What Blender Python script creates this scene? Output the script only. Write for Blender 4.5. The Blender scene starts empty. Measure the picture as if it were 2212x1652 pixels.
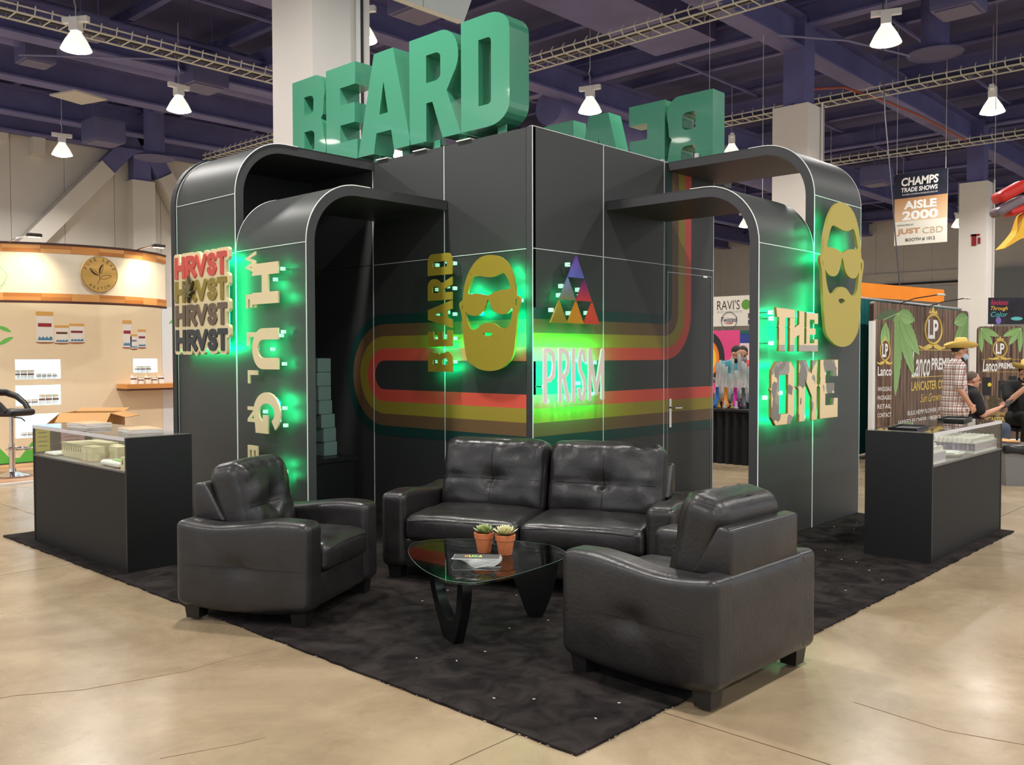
import bpy, math, random
from mathutils import Vector, Matrix, noise
from mathutils.geometry import tessellate_polygon
random.seed(11)
sc = bpy.context.scene
col = sc.collection
PI = math.pi

# ---------------------------------------------------------------- camera
def look(yaw, pitch, roll):
    f = Vector((math.cos(yaw)*math.cos(pitch), math.sin(yaw)*math.cos(pitch), -math.sin(pitch)))
    r = Vector((math.sin(yaw), -math.cos(yaw), 0))
    d = f.cross(r)
    r2 = r*math.cos(roll) + d*math.sin(roll)
    d2 = -r*math.sin(roll) + d*math.cos(roll)
    return Matrix((( r2.x, -d2.x, -f.x), (r2.y, -d2.y, -f.y), (r2.z, -d2.z, -f.z))).to_4x4()
cam_d = bpy.data.cameras.new('camera')
cam_d.sensor_width = 36.0
cam_d.lens = 1972.03/2212*36.0
cam_d.clip_end = 200
cam = bpy.data.objects.new('camera', cam_d); col.objects.link(cam)
cam.matrix_world = Matrix.Translation((-5.779, -5.150, 1.57)) @ look(0.7505326, 0.0303720, 0.0019335)
sc.camera = cam

# ---------------------------------------------------------------- world, exposure
w = bpy.data.worlds.new('hall_ambient'); sc.world = w; w.use_nodes = True
w.node_tree.nodes['Background'].inputs[0].default_value = (0.95, 0.97, 1.0, 1)
w.node_tree.nodes['Background'].inputs[1].default_value = 0.85
sc.view_settings.view_transform = 'Standard'
sc.view_settings.look = 'None'
sc.view_settings.exposure = 0.28
sc.view_settings.gamma = 1.0
sc.view_settings.use_curve_mapping = False
sc.cycles.max_bounces = 6; sc.cycles.diffuse_bounces = 4; sc.cycles.glossy_bounces = 3; sc.cycles.transmission_bounces = 6; sc.cycles.transparent_max_bounces = 8
sc.cycles.use_adaptive_sampling = True; sc.cycles.adaptive_threshold = .05; sc.cycles.adaptive_min_samples = 16
LAMP_W = 200.0          # every high-bay lamp of the hall
LAMP_Z = 7.2

# ---------------------------------------------------------------- helpers
def lin(c):
    return tuple((x/255/12.92 if x/255 <= .04045 else ((x/255+.055)/1.055)**2.4) for x in c)
MATS = {}
def mat(name, rgb=(128,128,128), rough=.5, metal=0., spec=.5, emis=None, es=0., var=None, bump=None, trans=0., ior=1.45, coat=0., alpha=1., rvar=None, rgb2=None, stretch=None):
    """var=(scale, amount) noise tint; bump=(scale,strength); rgb2 second colour mixed by the noise"""
    if name in MATS: return MATS[name]
    m = bpy.data.materials.new(name); m.use_nodes = True
    nt = m.node_tree; b = nt.nodes['Principled BSDF']
    c = lin(rgb)
    b.inputs['Base Color'].default_value = (*c, 1)
    b.inputs['Roughness'].default_value = rough
    b.inputs['Metallic'].default_value = metal
    b.inputs['Specular IOR Level'].default_value = spec
    b.inputs['IOR'].default_value = ior
    b.inputs['Transmission Weight'].default_value = trans
    b.inputs['Coat Weight'].default_value = coat
    b.inputs['Alpha'].default_value = alpha
    if emis:
        b.inputs['Emission Color'].default_value = (*lin(emis), 1)
        b.inputs['Emission Strength'].default_value = es
    if var or bump or rvar:
        tc = nt.nodes.new('ShaderNodeTexCoord')
        mp = nt.nodes.new('ShaderNodeMapping'); nt.links.new(tc.outputs['Object'], mp.inputs[0])
        if stretch: mp.inputs['Scale'].default_value = stretch
    if var:
        n = nt.nodes.new('ShaderNodeTexNoise'); n.inputs['Scale'].default_value = var[0]; n.inputs['Detail'].default_value = 6
        nt.links.new(mp.outputs[0], n.inputs['Vector'])
        r = nt.nodes.new('ShaderNodeValToRGB')
        c2 = lin(rgb2) if rgb2 else tuple(min(1, x*(1+var[1])) for x in c)
        c1 = c if rgb2 else tuple(x*(1-var[1]) for x in c)
        r.color_ramp.elements[0].position = .32; r.color_ramp.elements[1].position = .68
        r.color_ramp.elements[0].color = (*c1, 1); r.color_ramp.elements[1].color = (*c2, 1)
        nt.links.new(n.outputs['Fac'], r.inputs[0]); nt.links.new(r.outputs[0], b.inputs['Base Color'])
    if rvar:
        n3 = nt.nodes.new('ShaderNodeTexNoise'); n3.inputs['Scale'].default_value = rvar[0]; n3.inputs['Detail'].default_value = 4
        nt.links.new(mp.outputs[0], n3.inputs['Vector'])
        mr = nt.nodes.new('ShaderNodeMapRange'); mr.inputs[1].default_value = .3; mr.inputs[2].default_value = .7
        mr.inputs[3].default_value = rvar[1]; mr.inputs[4].default_value = rvar[2]
        nt.links.new(n3.outputs['Fac'], mr.inputs[0]); nt.links.new(mr.outputs[0], b.inputs['Roughness'])
    if bump:
        n2 = nt.nodes.new('ShaderNodeTexNoise'); n2.inputs['Scale'].default_value = bump[0]; n2.inputs['Detail'].default_value = 5
        nt.links.new(mp.outputs[0], n2.inputs['Vector'])
        bp = nt.nodes.new('ShaderNodeBump'); bp.inputs['Strength'].default_value = bump[1]; bp.inputs['Distance'].default_value = .02
        nt.links.new(n2.outputs['Fac'], bp.inputs['Height']); nt.links.new(bp.outputs[0], b.inputs['Normal'])
    MATS[name] = m
    return m
def grad_mat(name, top, bot, axis=2, rough=.45):
    """a printed two-colour blend across the piece"""
    if name in MATS: return MATS[name]
    m = mat(name, top, rough); nt = m.node_tree; b = nt.nodes['Principled BSDF']
    tc = nt.nodes.new('ShaderNodeTexCoord'); sp = nt.nodes.new('ShaderNodeSeparateXYZ')
    nt.links.new(tc.outputs['Generated'], sp.inputs[0])
    r = nt.nodes.new('ShaderNodeValToRGB')
    r.color_ramp.elements[0].color = (*lin(bot), 1); r.color_ramp.elements[1].color = (*lin(top), 1)
    nt.links.new(sp.outputs[axis], r.inputs[0]); nt.links.new(r.outputs[0], b.inputs['Base Color'])
    return m

def outline(lines, hw, soft=.35, extra=(), res=None):
    import numpy as np
    res = res or max(.0015, hw/7)
    P = [q for L in lines for q in L] + [(e[0], e[2]) for e in extra] + [(e[1], e[3]) for e in extra]
    m = hw*1.6+2*res
    x0 = min(q[0] for q in P)-m; x1 = max(q[0] for q in P)+m; z0 = min(q[1] for q in P)-m; z1 = max(q[1] for q in P)+m
    xs = np.arange(x0, x1+res, res); zs = np.arange(z0, z1+res, res)
    X, Z = np.meshgrid(xs, zs, indexing='ij'); D = np.full(X.shape, 9.)
    for L in lines:
        n = len(L)
        for i in range(n-1):
            ax, az = L[i]; bx, bz = L[i+1]; dx, dz = bx-ax, bz-az; ln = math.hypot(dx, dz)
            if ln < 1e-7: continue
            ux, uz = dx/ln, dz/ln; px = X-(ax+bx)/2; pz = Z-(az+bz)/2
            u = np.abs(px*ux+pz*uz); v = np.abs(-px*uz+pz*ux)
            if n == 2:
                r = hw*soft; qx = np.maximum(u-(ln/2+hw-r), 0); qz = np.maximum(v-(hw-r), 0)
                d = np.hypot(qx, qz)-r+np.minimum(np.maximum(u-(ln/2+hw-r), v-(hw-r)), 0)
            else:
                d = np.hypot(np.maximum(u-ln/2, 0), v)-hw
            D = np.minimum(D, d)
    for (ex0, ex1, ez0, ez1) in extra:
        qx = np.abs(X-(ex0+ex1)/2)-(ex1-ex0)/2; qz = np.abs(Z-(ez0+ez1)/2)-(ez1-ez0)/2
        D = np.minimum(D, np.hypot(np.maximum(qx,0), np.maximum(qz,0))+np.minimum(np.maximum(qx,qz),0))
    D = np.where(np.abs(D) < 1e-6, 1e-6, D)
    seg = {}
    ins = D < 0
    cx, cz = np.nonzero((ins[:-1,:-1]+ins[1:,:-1]*1+ins[:-1,1:]*1+ins[1:,1:]*1) % 4 != 0)
    def pt(i, j, k):      # k=0: edge (i,j)-(i+1,j), k=1: edge (i,j)-(i,j+1)
        a = D[i,j]; b = D[i+1,j] if k == 0 else D[i,j+1]; t = a/(a-b)
        return (xs[i]+res*t, zs[j]) if k == 0 else (xs[i], zs[j]+res*t)
    for i, j in zip(cx.tolist(), cz.tolist()):
        c = (1 if ins[i,j] else 0)|(2 if ins[i+1,j] else 0)|(4 if ins[i+1,j+1] else 0)|(8 if ins[i,j+1] else 0)
        B = (i,j,0); R = (i+1,j,1); T = (i,j+1,0); L_ = (i,j,1)
        tab = {1:[(B,L_)],2:[(R,B)],3:[(R,L_)],4:[(T,R)],5:[(B,L_),(T,R)],6:[(T,B)],7:[(T,L_)],8:[(L_,T)],9:[(B,T)],10:[(R,B),(L_,T)],11:[(R,T)],12:[(L_,R)],13:[(B,R)],14:[(L_,B)]}
        for a, b in tab.get(c, []): seg[a] = b
    loops = []
    while seg:
        st = next(iter(seg)); k = st; L = []
        while k in seg:
            L.append(pt(*k)); k = seg.pop(k)
        # thin out nearly straight runs
        out = []
        for q in range(len(L)):
            a = Vector(L[q-1]); b = Vector(L[q]); c = Vector(L[(q+1) % len(L)])
            if out: a = Vector(out[-1])
            e = (c-a)
            if e.length > 1e-9 and abs((b-a).cross(e))/e.length < res*.06 and (b-a).length < .05: continue
            out.append((float(b.x), float(b.y)))
        if len(out) > 2: loops.append(out)
    def area(L): return sum(L[i-1][0]*L[i][1]-L[i][0]*L[i-1][1] for i in range(len(L)))/2
    def inside(p, L):
        r = False
        for i in range(len(L)):
            a = L[i-1]; b = L[i]
            if (a[1] > p[1]) != (b[1] > p[1]) and p[0] < (b[0]-a[0])*(p[1]-a[1])/(b[1]-a[1])+a[0]: r = not r
        return r
    sg = None
    big = sorted(loops, key=lambda L: -abs(area(L)))
    if not big: return []
    sg = area(big[0]) > 0
    outs = [L for L in big if (area(L) > 0) == sg]; hol = [L for L in big if (area(L) > 0) != sg]
    res_ = [(o, []) for o in outs]
    for h in hol:
        best = None
        for o, hs in res_:
            if inside(h[0], o) and (best is None or abs(area(o)) < abs(area(best[0]))): best = (o, hs)
        if best: best[1].append(h)
    return res_

class G:
    """collects faces of ONE mesh; M maps the builder's coordinates to the object's"""
    def __init__(s, M=None): s.v = []; s.f = []; s.M = M
    def add(s, vs, fs, M=None):
        o = len(s.v)
        for p in vs:
            p = Vector(p)
            if M is not None: p = M @ p
            if s.M is not None: p = s.M @ p
            s.v.append(p)
        s.f += [tuple(i+o for i in q) for q in fs]
        return s
    def box(s, x0, x1, y0, y1, z0, z1, M=None):
        vs = [(x, y, z) for z in (z0, z1) for y in (y0, y1) for x in (x0, x1)]
        return s.add(vs, [(0,2,3,1), (4,5,7,6), (0,1,5,4), (2,6,7,3), (0,4,6,2), (1,3,7,5)], M)
    def cbox(s, c, d, M=None):
        return s.box(c[0]-d[0]/2, c[0]+d[0]/2, c[1]-d[1]/2, c[1]+d[1]/2, c[2]-d[2]/2, c[2]+d[2]/2, M)
    def rbox(s, c, d, r=.03, n=8, fn=None, M=None):
        """rounded box; fn(unit point, point) may push a point about"""
        h = Vector(d)/2; idx = {}; vs = []; fs = []
        def w(t):
            a = abs(t); return math.copysign(1-(1-a)**1.7, t)
        def vid(i, j, k):
            key = (i, j, k)
            if key not in idx:
                u = Vector([w(-1+2*q/n) for q in key])
                p = Vector([u[q]*h[q] for q in range(3)])
                q = Vector([max(-(h[a]-r), min(h[a]-r, p[a])) for a in range(3)])
                dd = p-q
                if dd.length > 1e-9: p = q + dd.normalized()*r
                if fn: p = fn(u, p)
                idx[key] = len(vs); vs.append(p + Vector(c))
            return idx[key]
        for a in range(n):
            for b in range(n):
                fs.append((vid(a,b,0), vid(a,b+1,0), vid(a+1,b+1,0), vid(a+1,b,0)))
                fs.append((vid(a,b,n), vid(a+1,b,n), vid(a+1,b+1,n), vid(a,b+1,n)))
                fs.append((vid(a,0,b), vid(a+1,0,b), vid(a+1,0,b+1), vid(a,0,b+1)))
                fs.append((vid(a,n,b), vid(a,n,b+1), vid(a+1,n,b+1), vid(a+1,n,b)))
                fs.append((vid(0,a,b), vid(0,a,b+1), vid(0,a+1,b+1), vid(0,a+1,b)))
                fs.append((vid(n,a,b), vid(n,a+1,b), vid(n,a+1,b+1), vid(n,a,b+1)))
        return s.add(vs, fs, M)
    def cyl(s, p0, p1, r0, r1=None, n=12, cap=True, M=None):
        r1 = r0 if r1 is None else r1
        p0 = Vector(p0); p1 = Vector(p1); d = (p1-p0).normalized()
        a = d.orthogonal().normalized(); b = d.cross(a); vs = []
        for p, r in ((p0, r0), (p1, r1)):
            vs += [p + a*(r*math.cos(2*PI*i/n)) + b*(r*math.sin(2*PI*i/n)) for i in range(n)]
        fs = [(i, (i+1) % n, n+(i+1) % n, n+i) for i in range(n)]
        if cap: fs += [tuple(range(n))[::-1], tuple(range(n, 2*n))]
        return s.add(vs, fs, M)
    def tube(s, pts, r, n=8, M=None, closed=False):
        pts = [Vector(p) for p in pts]; vs = []; fs = []; m = len(pts)
        rr = r if isinstance(r, (list, tuple)) else [r]*m
        ref = None
        for i, p in enumerate(pts):
            if closed: d = (pts[(i+1) % m]-pts[i-1])
            else: d = pts[min(i+1, m-1)] - pts[max(i-1, 0)]
            d.normalize()
            if ref is None: ref = d.orthogonal().normalized()
            ref = (ref - d*ref.dot(d))
            if ref.length < 1e-6: ref = d.orthogonal()
            ref.normalize(); b = d.cross(ref)
            vs += [p + ref*(rr[i]*math.cos(2*PI*k/n)) + b*(rr[i]*math.sin(2*PI*k/n)) for k in range(n)]
        for i in range(m if closed else m-1):
            j = (i+1) % m
            fs += [(i*n+k, i*n+(k+1) % n, j*n+(k+1) % n, j*n+k) for k in range(n)]
        if not closed: fs += [tuple(range(n))[::-1], tuple(range((m-1)*n, m*n))]
        return s.add(vs, fs, M)
    def lathe(s, prof, n=24, c=(0,0,0), M=None, sx=1, sy=1):
        vs = []; fs = []; m = len(prof)
        for r, z in prof:
            vs += [(c[0]+sx*r*math.cos(2*PI*k/n), c[1]+sy*r*math.sin(2*PI*k/n), c[2]+z) for k in range(n)]
        for i in range(m-1):
            fs += [(i*n+k, i*n+(k+1) % n, (i+1)*n+(k+1) % n, (i+1)*n+k) for k in range(n)]
        if prof[0][0] > 1e-6: fs.append(tuple(range(n))[::-1])
        if prof[-1][0] > 1e-6: fs.append(tuple(range((m-1)*n, m*n)))
        return s.add(vs, fs, M)
    def ell(s, c, r, n=12, M=None, R=None):
        vs = []; fs = []; m = n
        for i in range(m+1):
            t = PI*i/m
            for k in range(2*n):
                a = PI*k/n
                p = Vector((r[0]*math.sin(t)*math.cos(a), r[1]*math.sin(t)*math.sin(a), -r[2]*math.cos(t)))
                if R is not None: p = R @ p
                vs.append(p+Vector(c))
        for i in range(m):
            for k in range(2*n):
                fs.append((i*2*n+k, i*2*n+(k+1) % (2*n), (i+1)*2*n+(k+1) % (2*n), (i+1)*2*n+k))
        return s.add(vs, fs, M)
    def limb(s, pts, rs, M=None):
        for i in range(len(pts)-1):
            s.cyl(pts[i], pts[i+1], rs[i], rs[i+1], 12, True, M)
        for p, r in zip(pts, rs): s.ell(p, (r, r, r), 6, M)
        return s
    def plate(s, loops, y0, y1, M=None):
        """outline with holes in the x-z plane, thick from y0 (front) to y1"""
        pl = [[Vector((a, b, 0)) for a, b in L] for L in loops]
        tri = tessellate_polygon(pl)
        flat = [p for L in loops for p in L]; n = len(flat)
        vs = [(a, y0, b) for a, b in flat] + [(a, y1, b) for a, b in flat]
        fs = []
        for t in tri:
            fs.append(tuple(t)); fs.append(tuple(i+n for i in reversed(t)))
        o = 0
        for L in loops:
            k = len(L)
            fs += [(o+i, o+(i+1) % k, n+o+(i+1) % k, n+o+i) for i in range(k)]
            o += k
        return s.add(vs, fs, M)
    def sheet(s, loops, y, M=None):
        pl = [[Vector((a, b, 0)) for a, b in L] for L in loops]
        flat = [p for L in loops for p in L]
        return s.add([(a, y, b) for a, b in flat], [tuple(t) for t in tessellate_polygon(pl)], M)
    def stroke(s, pts, hw, y0, y1, cap=True, M=None):
        """flat-faced stroke in the x-z plane"""
        return s.strokes([pts], hw, y0, y1, M)
    def strokes(s, lines, hw, y0, y1, M=None, soft=.35, extra=()):
        """one clean outline round all strokes (and extra boxes), made by contouring their distance field"""
        loops = outline(lines, hw, soft, extra)
        for outer, holes in loops: s.plate([outer]+holes, y0, y1, M)
        return s
    def text(s, body, x0, x1, z0, z1, y, ext=.001, bold=0., shear=0., M=None, keep=False):
        """lettering fitted into a box of the x-z plane"""
        cu = bpy.data.curves.new('lettering', 'FONT'); cu.body = body; cu.size = 1; cu.offset = bold
        cu.shear = shear; cu.resolution_u = 3
        o = bpy.data.objects.new('lettering', cu)
        me = bpy.data.meshes.new_from_object(o)
        xs = [v.co.x for v in me.vertices]; zs = [v.co.y for v in me.vertices]
        a0, a1, b0, b1 = min(xs), max(xs), min(zs), max(zs)
        kx = (x1-x0)/(a1-a0); kz = (z1-z0)/(b1-b0)
        if keep:
            kx = min(kx, kz); x0 = (x0+x1)/2-kx*(a1-a0)/2; kz = kx
        vs = [(x0+(v.co.x-a0)*kx, y, z0+(v.co.y-b0)*kz) for v in me.vertices]
        n = len(vs)
        fs = [tuple(p.vertices) for p in me.polygons]
        if ext > .003:
            from collections import Counter
            ec = Counter(tuple(sorted(e)) for p in me.polygons for e in p.edge_keys)
            fs2 = [tuple(i+n for i in reversed(f)) for f in fs] + [(a, b, b+n, a+n) for (a, b), c in ec.items() if c == 1]
            vs = vs + [(x, y+ext, z) for x, _, z in vs]; fs = fs + fs2
        s.add(vs, fs, M)
        bpy.data.objects.remove(o); bpy.data.curves.remove(cu); bpy.data.meshes.remove(me)
        return s
    def mesh(s, name, smooth=False, ang=40):
        import bmesh
        me = bpy.data.meshes.new(name)
        me.from_pydata([tuple(p) for p in s.v], [], s.f)
        bm = bmesh.new(); bm.from_mesh(me)
        bmesh.ops.recalc_face_normals(bm, faces=bm.faces)
        bm.to_mesh(me); bm.free()
        if smooth:
            for p in me.polygons: p.use_smooth = True
            if ang < 180: me.set_sharp_from_angle(angle=math.radians(ang))
        return me

WORLD = {}
def tag(o, label=None, cat=None, group=None, kind=None):
    if label: o['label'] = label
    if cat: o['category'] = cat
    if group: o['group'] = group
    if kind: o['kind'] = kind
    return o
def thing(name, label, cat, loc=(0,0,0), rotz=0., group=None, kind=None):
    o = bpy.data.objects.new(name, None); col.objects.link(o)
    o.empty_display_size = .2
    o.location = loc; o.rotation_euler = (0, 0, rotz)
    WORLD[o] = Matrix.Translation(loc) @ Matrix.Rotation(rotz, 4, 'Z')
    return tag(o, label, cat, group, kind)
def part(name, g, m, parent, smooth=False, ang=40, world=False, label=None, kind=None):
    """a mesh of its own under its thing (or under a part); world=True when g is in hall coordinates"""
    me = g if isinstance(g, bpy.types.Mesh) else g.mesh(name, smooth, ang)
    o = bpy.data.objects.new(name, me); col.objects.link(o)
    if m and not me.materials: me.materials.append(m)
    o.parent = parent
    WORLD[o] = WORLD[parent]
    if world: me.transform(WORLD[parent].inverted())
    return tag(o, label, None, None, kind)
def single(name, g, m, label=None, cat=None, loc=(0,0,0), rotz=0., group=None, kind=None, smooth=False, ang=40):
    me = g if isinstance(g, bpy.types.Mesh) else g.mesh(name, smooth, ang)
    o = bpy.data.objects.new(name, me); col.objects.link(o)
    if m and not me.materials: me.materials.append(m)
    o.location = loc; o.rotation_euler = (0, 0, rotz)
    WORLD[o] = Matrix.Translation(loc) @ Matrix.Rotation(rotz, 4, 'Z')
    return tag(o, label, cat, group, kind)
def copy_tree(o, loc=None, rotz=None, parent=None, label=None):
    c = o.copy(); col.objects.link(c); c.parent = parent
    if loc is not None: c.location = loc
    if rotz is not None: c.rotation_euler = (0, 0, rotz)
    if label: c['label'] = label
    for ch in list(o.children): copy_tree(ch, parent=c)
    return c
def chaikin(L, n=1):
    for _ in range(n):
        R = []
        for i in range(len(L)):
            a = L[i]; b = L[(i+1) % len(L)]
            R += [(a[0]*.75+b[0]*.25, a[1]*.75+b[1]*.25), (a[0]*.25+b[0]*.75, a[1]*.25+b[1]*.75)]
        L = R
    return L
def arc(cx, cz, r, a0, a1, n=12, rz=None):
    rz = r if rz is None else rz
    return [(cx+r*math.cos(math.radians(a0+(a1-a0)*i/n)), cz+rz*math.sin(math.radians(a0+(a1-a0)*i/n))) for i in range(n+1)]
def baked(o, mods):
    """apply modifiers to an object's mesh through the depsgraph"""
    for t, kw in mods:
        md = o.modifiers.new(t, t)
        for k, v in kw.items(): setattr(md, k, v)
    dg = bpy.context.evaluated_depsgraph_get(); dg.update()
    me = bpy.data.meshes.new_from_object(o.evaluated_get(dg))
    return me
def blend_mesh(g, vox=.01, it=6):
    """fuses overlapping limbs into one continuous skin"""
    o = bpy.data.objects.new('tmp', g.mesh('tmp')); col.objects.link(o)
    me = baked(o, [('REMESH', dict(mode='VOXEL', voxel_size=vox)), ('SMOOTH', dict(factor=.5, iterations=it))])
    old = o.data; bpy.data.objects.remove(o); bpy.data.meshes.remove(old)
    for p in me.polygons: p.use_smooth = True
    return me
ML = Matrix.Rotation(-PI/2, 4, 'Z')      # front view of a wall that faces -x: (s, depth, z), s = -y
MR = Matrix()                            # front view of a wall that faces -y: (s, depth, z), s = x

# ---------------------------------------------------------------- materials
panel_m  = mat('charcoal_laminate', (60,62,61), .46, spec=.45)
inner_m  = mat('dark_laminate_back', (40,42,43), .55)
edge_m   = mat('dark_grey_edge_band', (62,61,63), .5)
trim_m   = mat('white_panel_trim', (225,228,225), .35)
led_m    = mat('green_led_light', (20,255,150), .5, emis=(0,255,150), es=80.)
block_m  = mat('white_acrylic_block', (215,240,228), .4, emis=(150,255,205), es=.5)
cream_m  = mat('cream_acrylic', (232,216,170), .45)
mustard_m= mat('mustard_acrylic', (158,145,46), .5)
green_m  = mat('sea_green_paint', (70,146,114), .24, spec=.6, coat=.35)
black_m  = mat('black_laminate', (20,20,21), .45)
chrome_m = mat('chrome', (215,215,215), .1, metal=1.)
def sheet_glass(name, tint, rough=0.):
    """thin pane: light goes straight through, the surface mirrors by Fresnel"""
    m = bpy.data.materials.new(name); m.use_nodes = True; nt = m.node_tree; nt.nodes.clear()
    o = nt.nodes.new('ShaderNodeOutputMaterial'); mx = nt.nodes.new('ShaderNodeMixShader'); tr = nt.nodes.new('ShaderNodeBsdfTransparent')
    gl_ = nt.nodes.new('ShaderNodeBsdfGlossy'); lw = nt.nodes.new('ShaderNodeLayerWeight'); lw.inputs[0].default_value = .5
    pw = nt.nodes.new('ShaderNodeMath'); pw.operation = 'POWER'; pw.inputs[1].default_value = 4.6
    ma = nt.nodes.new('ShaderNodeMath'); ma.operation = 'MULTIPLY_ADD'; ma.inputs[1].default_value = .9; ma.inputs[2].default_value = .035
    tr.inputs[0].default_value = (*lin(tint), 1); gl_.inputs['Roughness'].default_value = rough
    L = nt.links; L.new(lw.outputs['Facing'], pw.inputs[0]); L.new(pw.outputs[0], ma.inputs[0]); L.new(ma.outputs[0], mx.inputs[0])
    L.new(tr.outputs[0], mx.inputs[1]); L.new(gl_.outputs[0], mx.inputs[2]); L.new(mx.outputs[0], o.inputs[0])
    MATS[name] = m; return m
glass_m  = sheet_glass('clear_glass', (250,253,251))
white_m  = mat('white_paint', (228,226,222), .5)
leather_m= mat('black_leather', (33,31,31), .36, spec=.6, var=(6,.25), bump=(45,.09), rvar=(9,.30,.44))
seam_m   = mat('leather_seam', (16,15,15), .6)
steel_m  = mat('navy_painted_steel', (100,99,148), .6, var=(1.5,.12))
deck_m   = mat('navy_ceiling_deck', (84,83,128), .7, var=(.6,.15), bump=(3,.3), stretch=(30,.2,1))
colw_m   = mat('white_column_paint', (222,216,208), .6, var=(.7,.03))
wallw_m  = mat('pale_wall_panel', (206,200,190), .65, var=(.5,.04))
# ================================================================ the hall
def concrete():
    m = mat('polished_concrete', (168,146,118), .3, spec=.5)
    nt = m.node_tree; b = nt.nodes['Principled BSDF']
    geo = nt.nodes.new('ShaderNodeNewGeometry')
    def ns(scale, detail=6, rough=.6, dist=0):
        n = nt.nodes.new('ShaderNodeTexNoise'); n.inputs['Scale'].default_value = scale
        n.inputs['Detail'].default_value = detail; n.inputs['Roughness'].default_value = rough
        n.inputs['Distortion'].default_value = dist
        nt.links.new(geo.outputs['Position'], n.inputs['Vector']); return n
    r1 = nt.nodes.new('ShaderNodeValToRGB'); nt.links.new(ns(.9, 8, .65, .6).outputs['Fac'], r1.inputs[0])
    e = r1.color_ramp.elements
    e[0].position = .3; e[0].color = (*lin((126,108,85)), 1)
    e[1].position = .72; e[1].color = (*lin((172,154,127)), 1)
    k = e.new(.5); k.color = (*lin((148,130,104)), 1)
    r2 = nt.nodes.new('ShaderNodeValToRGB'); nt.links.new(ns(5, 9, .75, 1.5).outputs['Fac'], r2.inputs[0])
    e = r2.color_ramp.elements; e[0].position = .28; e[0].color = (.45,.38,.32,1); e[1].position = .52; e[1].color = (1,1,1,1)
    mx = nt.nodes.new('ShaderNodeMix'); mx.data_type = 'RGBA'; mx.blend_type = 'MULTIPLY'; mx.inputs[0].default_value = .22
    nt.links.new(r1.outputs[0], mx.inputs[6]); nt.links.new(r2.outputs[0], mx.inputs[7])
    nt.links.new(mx.outputs[2], b.inputs['Base Color'])
    mr = nt.nodes.new('ShaderNodeMapRange'); mr.inputs[3].default_value = .14; mr.inputs[4].default_value = .36
    nt.links.new(ns(2.2, 6).outputs['Fac'], mr.inputs[0]); nt.links.new(mr.outputs[0], b.inputs['Roughness'])
    bp = nt.nodes.new('ShaderNodeBump'); bp.inputs['Strength'].default_value = .06; bp.inputs['Distance'].default_value = .01
    nt.links.new(ns(14, 5).outputs['Fac'], bp.inputs['Height']); nt.links.new(bp.outputs[0], b.inputs['Normal'])
    return m
conc = concrete()
X0, X1, Y0, Y1 = -16.0, 48.0, -16.0, 26.0
floor = single('floor', G().box(X0, X1, Y0, Y1, -.25, -.012), mat('floor_joint_filler', (92,78,62), .8), kind='structure')
tag(floor, 'polished beige concrete floor of the exhibition hall', 'floor')
S = 4.57
slab = G().box(.004, S-.004, .004, S-.004, -.05, 0).mesh('concrete_slab')
for i in range(-3, 12):
    for j in range(-4, 5):
        x = -2.43+S*i; y = 1.95+S*j
        if x+S < X0 or x > X1 or y+S < Y0 or y > Y1: continue
        o = part('concrete_slab', slab, conc, floor); o.location = (x, y, 0)
# cracks and scuffs in the slab by the sofa group
crk = mat('crack_in_concrete', (120,98,76), .8)
for pts in ([(-4.6,-.55), (-4.3,-.62), (-4.05,-.78), (-3.9,-.82), (-3.6,-.9), (-3.35,-.88), (-3.1,-.93)], [(-4.15,-1.75), (-4.02,-1.80), (-3.86,-1.86), (-3.76,-1.88)], [(-1.75,-3.5), (-1.8,-3.9), (-1.7,-4.3), (-1.62,-4.7)]):
    part('crack', G().tube([(x, y, 0) for x, y in pts], .0022, 5), crk, floor)

wl = single('wall_left', G().box(X0, X1, 25.5, 25.8, 0, 8.95), wallw_m, 'tall pale panelled hall wall far behind the booths', 'wall', kind='structure')
for i in range(34):
    part('wall_panel', G().box(-10+i*1.6, -10+i*1.6+1.585, 25.465, 25.5, 0, 8.93), wallw_m, wl)
wr = single('wall_right', G().box(47.0, 47.3, Y0, Y1, 0, 9.4), wallw_m, 'pale far end wall of the hall on the right', 'wall', kind='structure')
for i in range(24):
    part('wall_panel', G().box(46.965, 47.0, -14+i*1.55, -14+i*1.55+1.535, 0, 9.38), wallw_m, wr)
part('wall_rail', G().box(46.86, 46.965, -4, 16, 5.9, 6.15), wallw_m, wr)
part('door_track', G().box(46.84, 46.965, 7.5, 15, 5.45, 5.55), mat('black_track', (28,27,28), .6), wr)
part('loading_door', G().box(46.9, 46.965, 8.2, 14.2, 0, 5.3), mat('loading_door_paint', (196,192,184), .6), wr)
part('electric_box', G().box(46.4, 46.965, 7.6, 9.2, 4.4, 6.0), mat('grey_electric_box', (138,142,142), .5), wr)
part('dark_band', G().box(X0, X1, 25.5, 25.8, 8.95, 10.2), steel_m, wl)
part('dark_band', G().box(47.0, 47.3, Y0, Y1, 9.4, 10.2), steel_m, wr)
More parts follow.
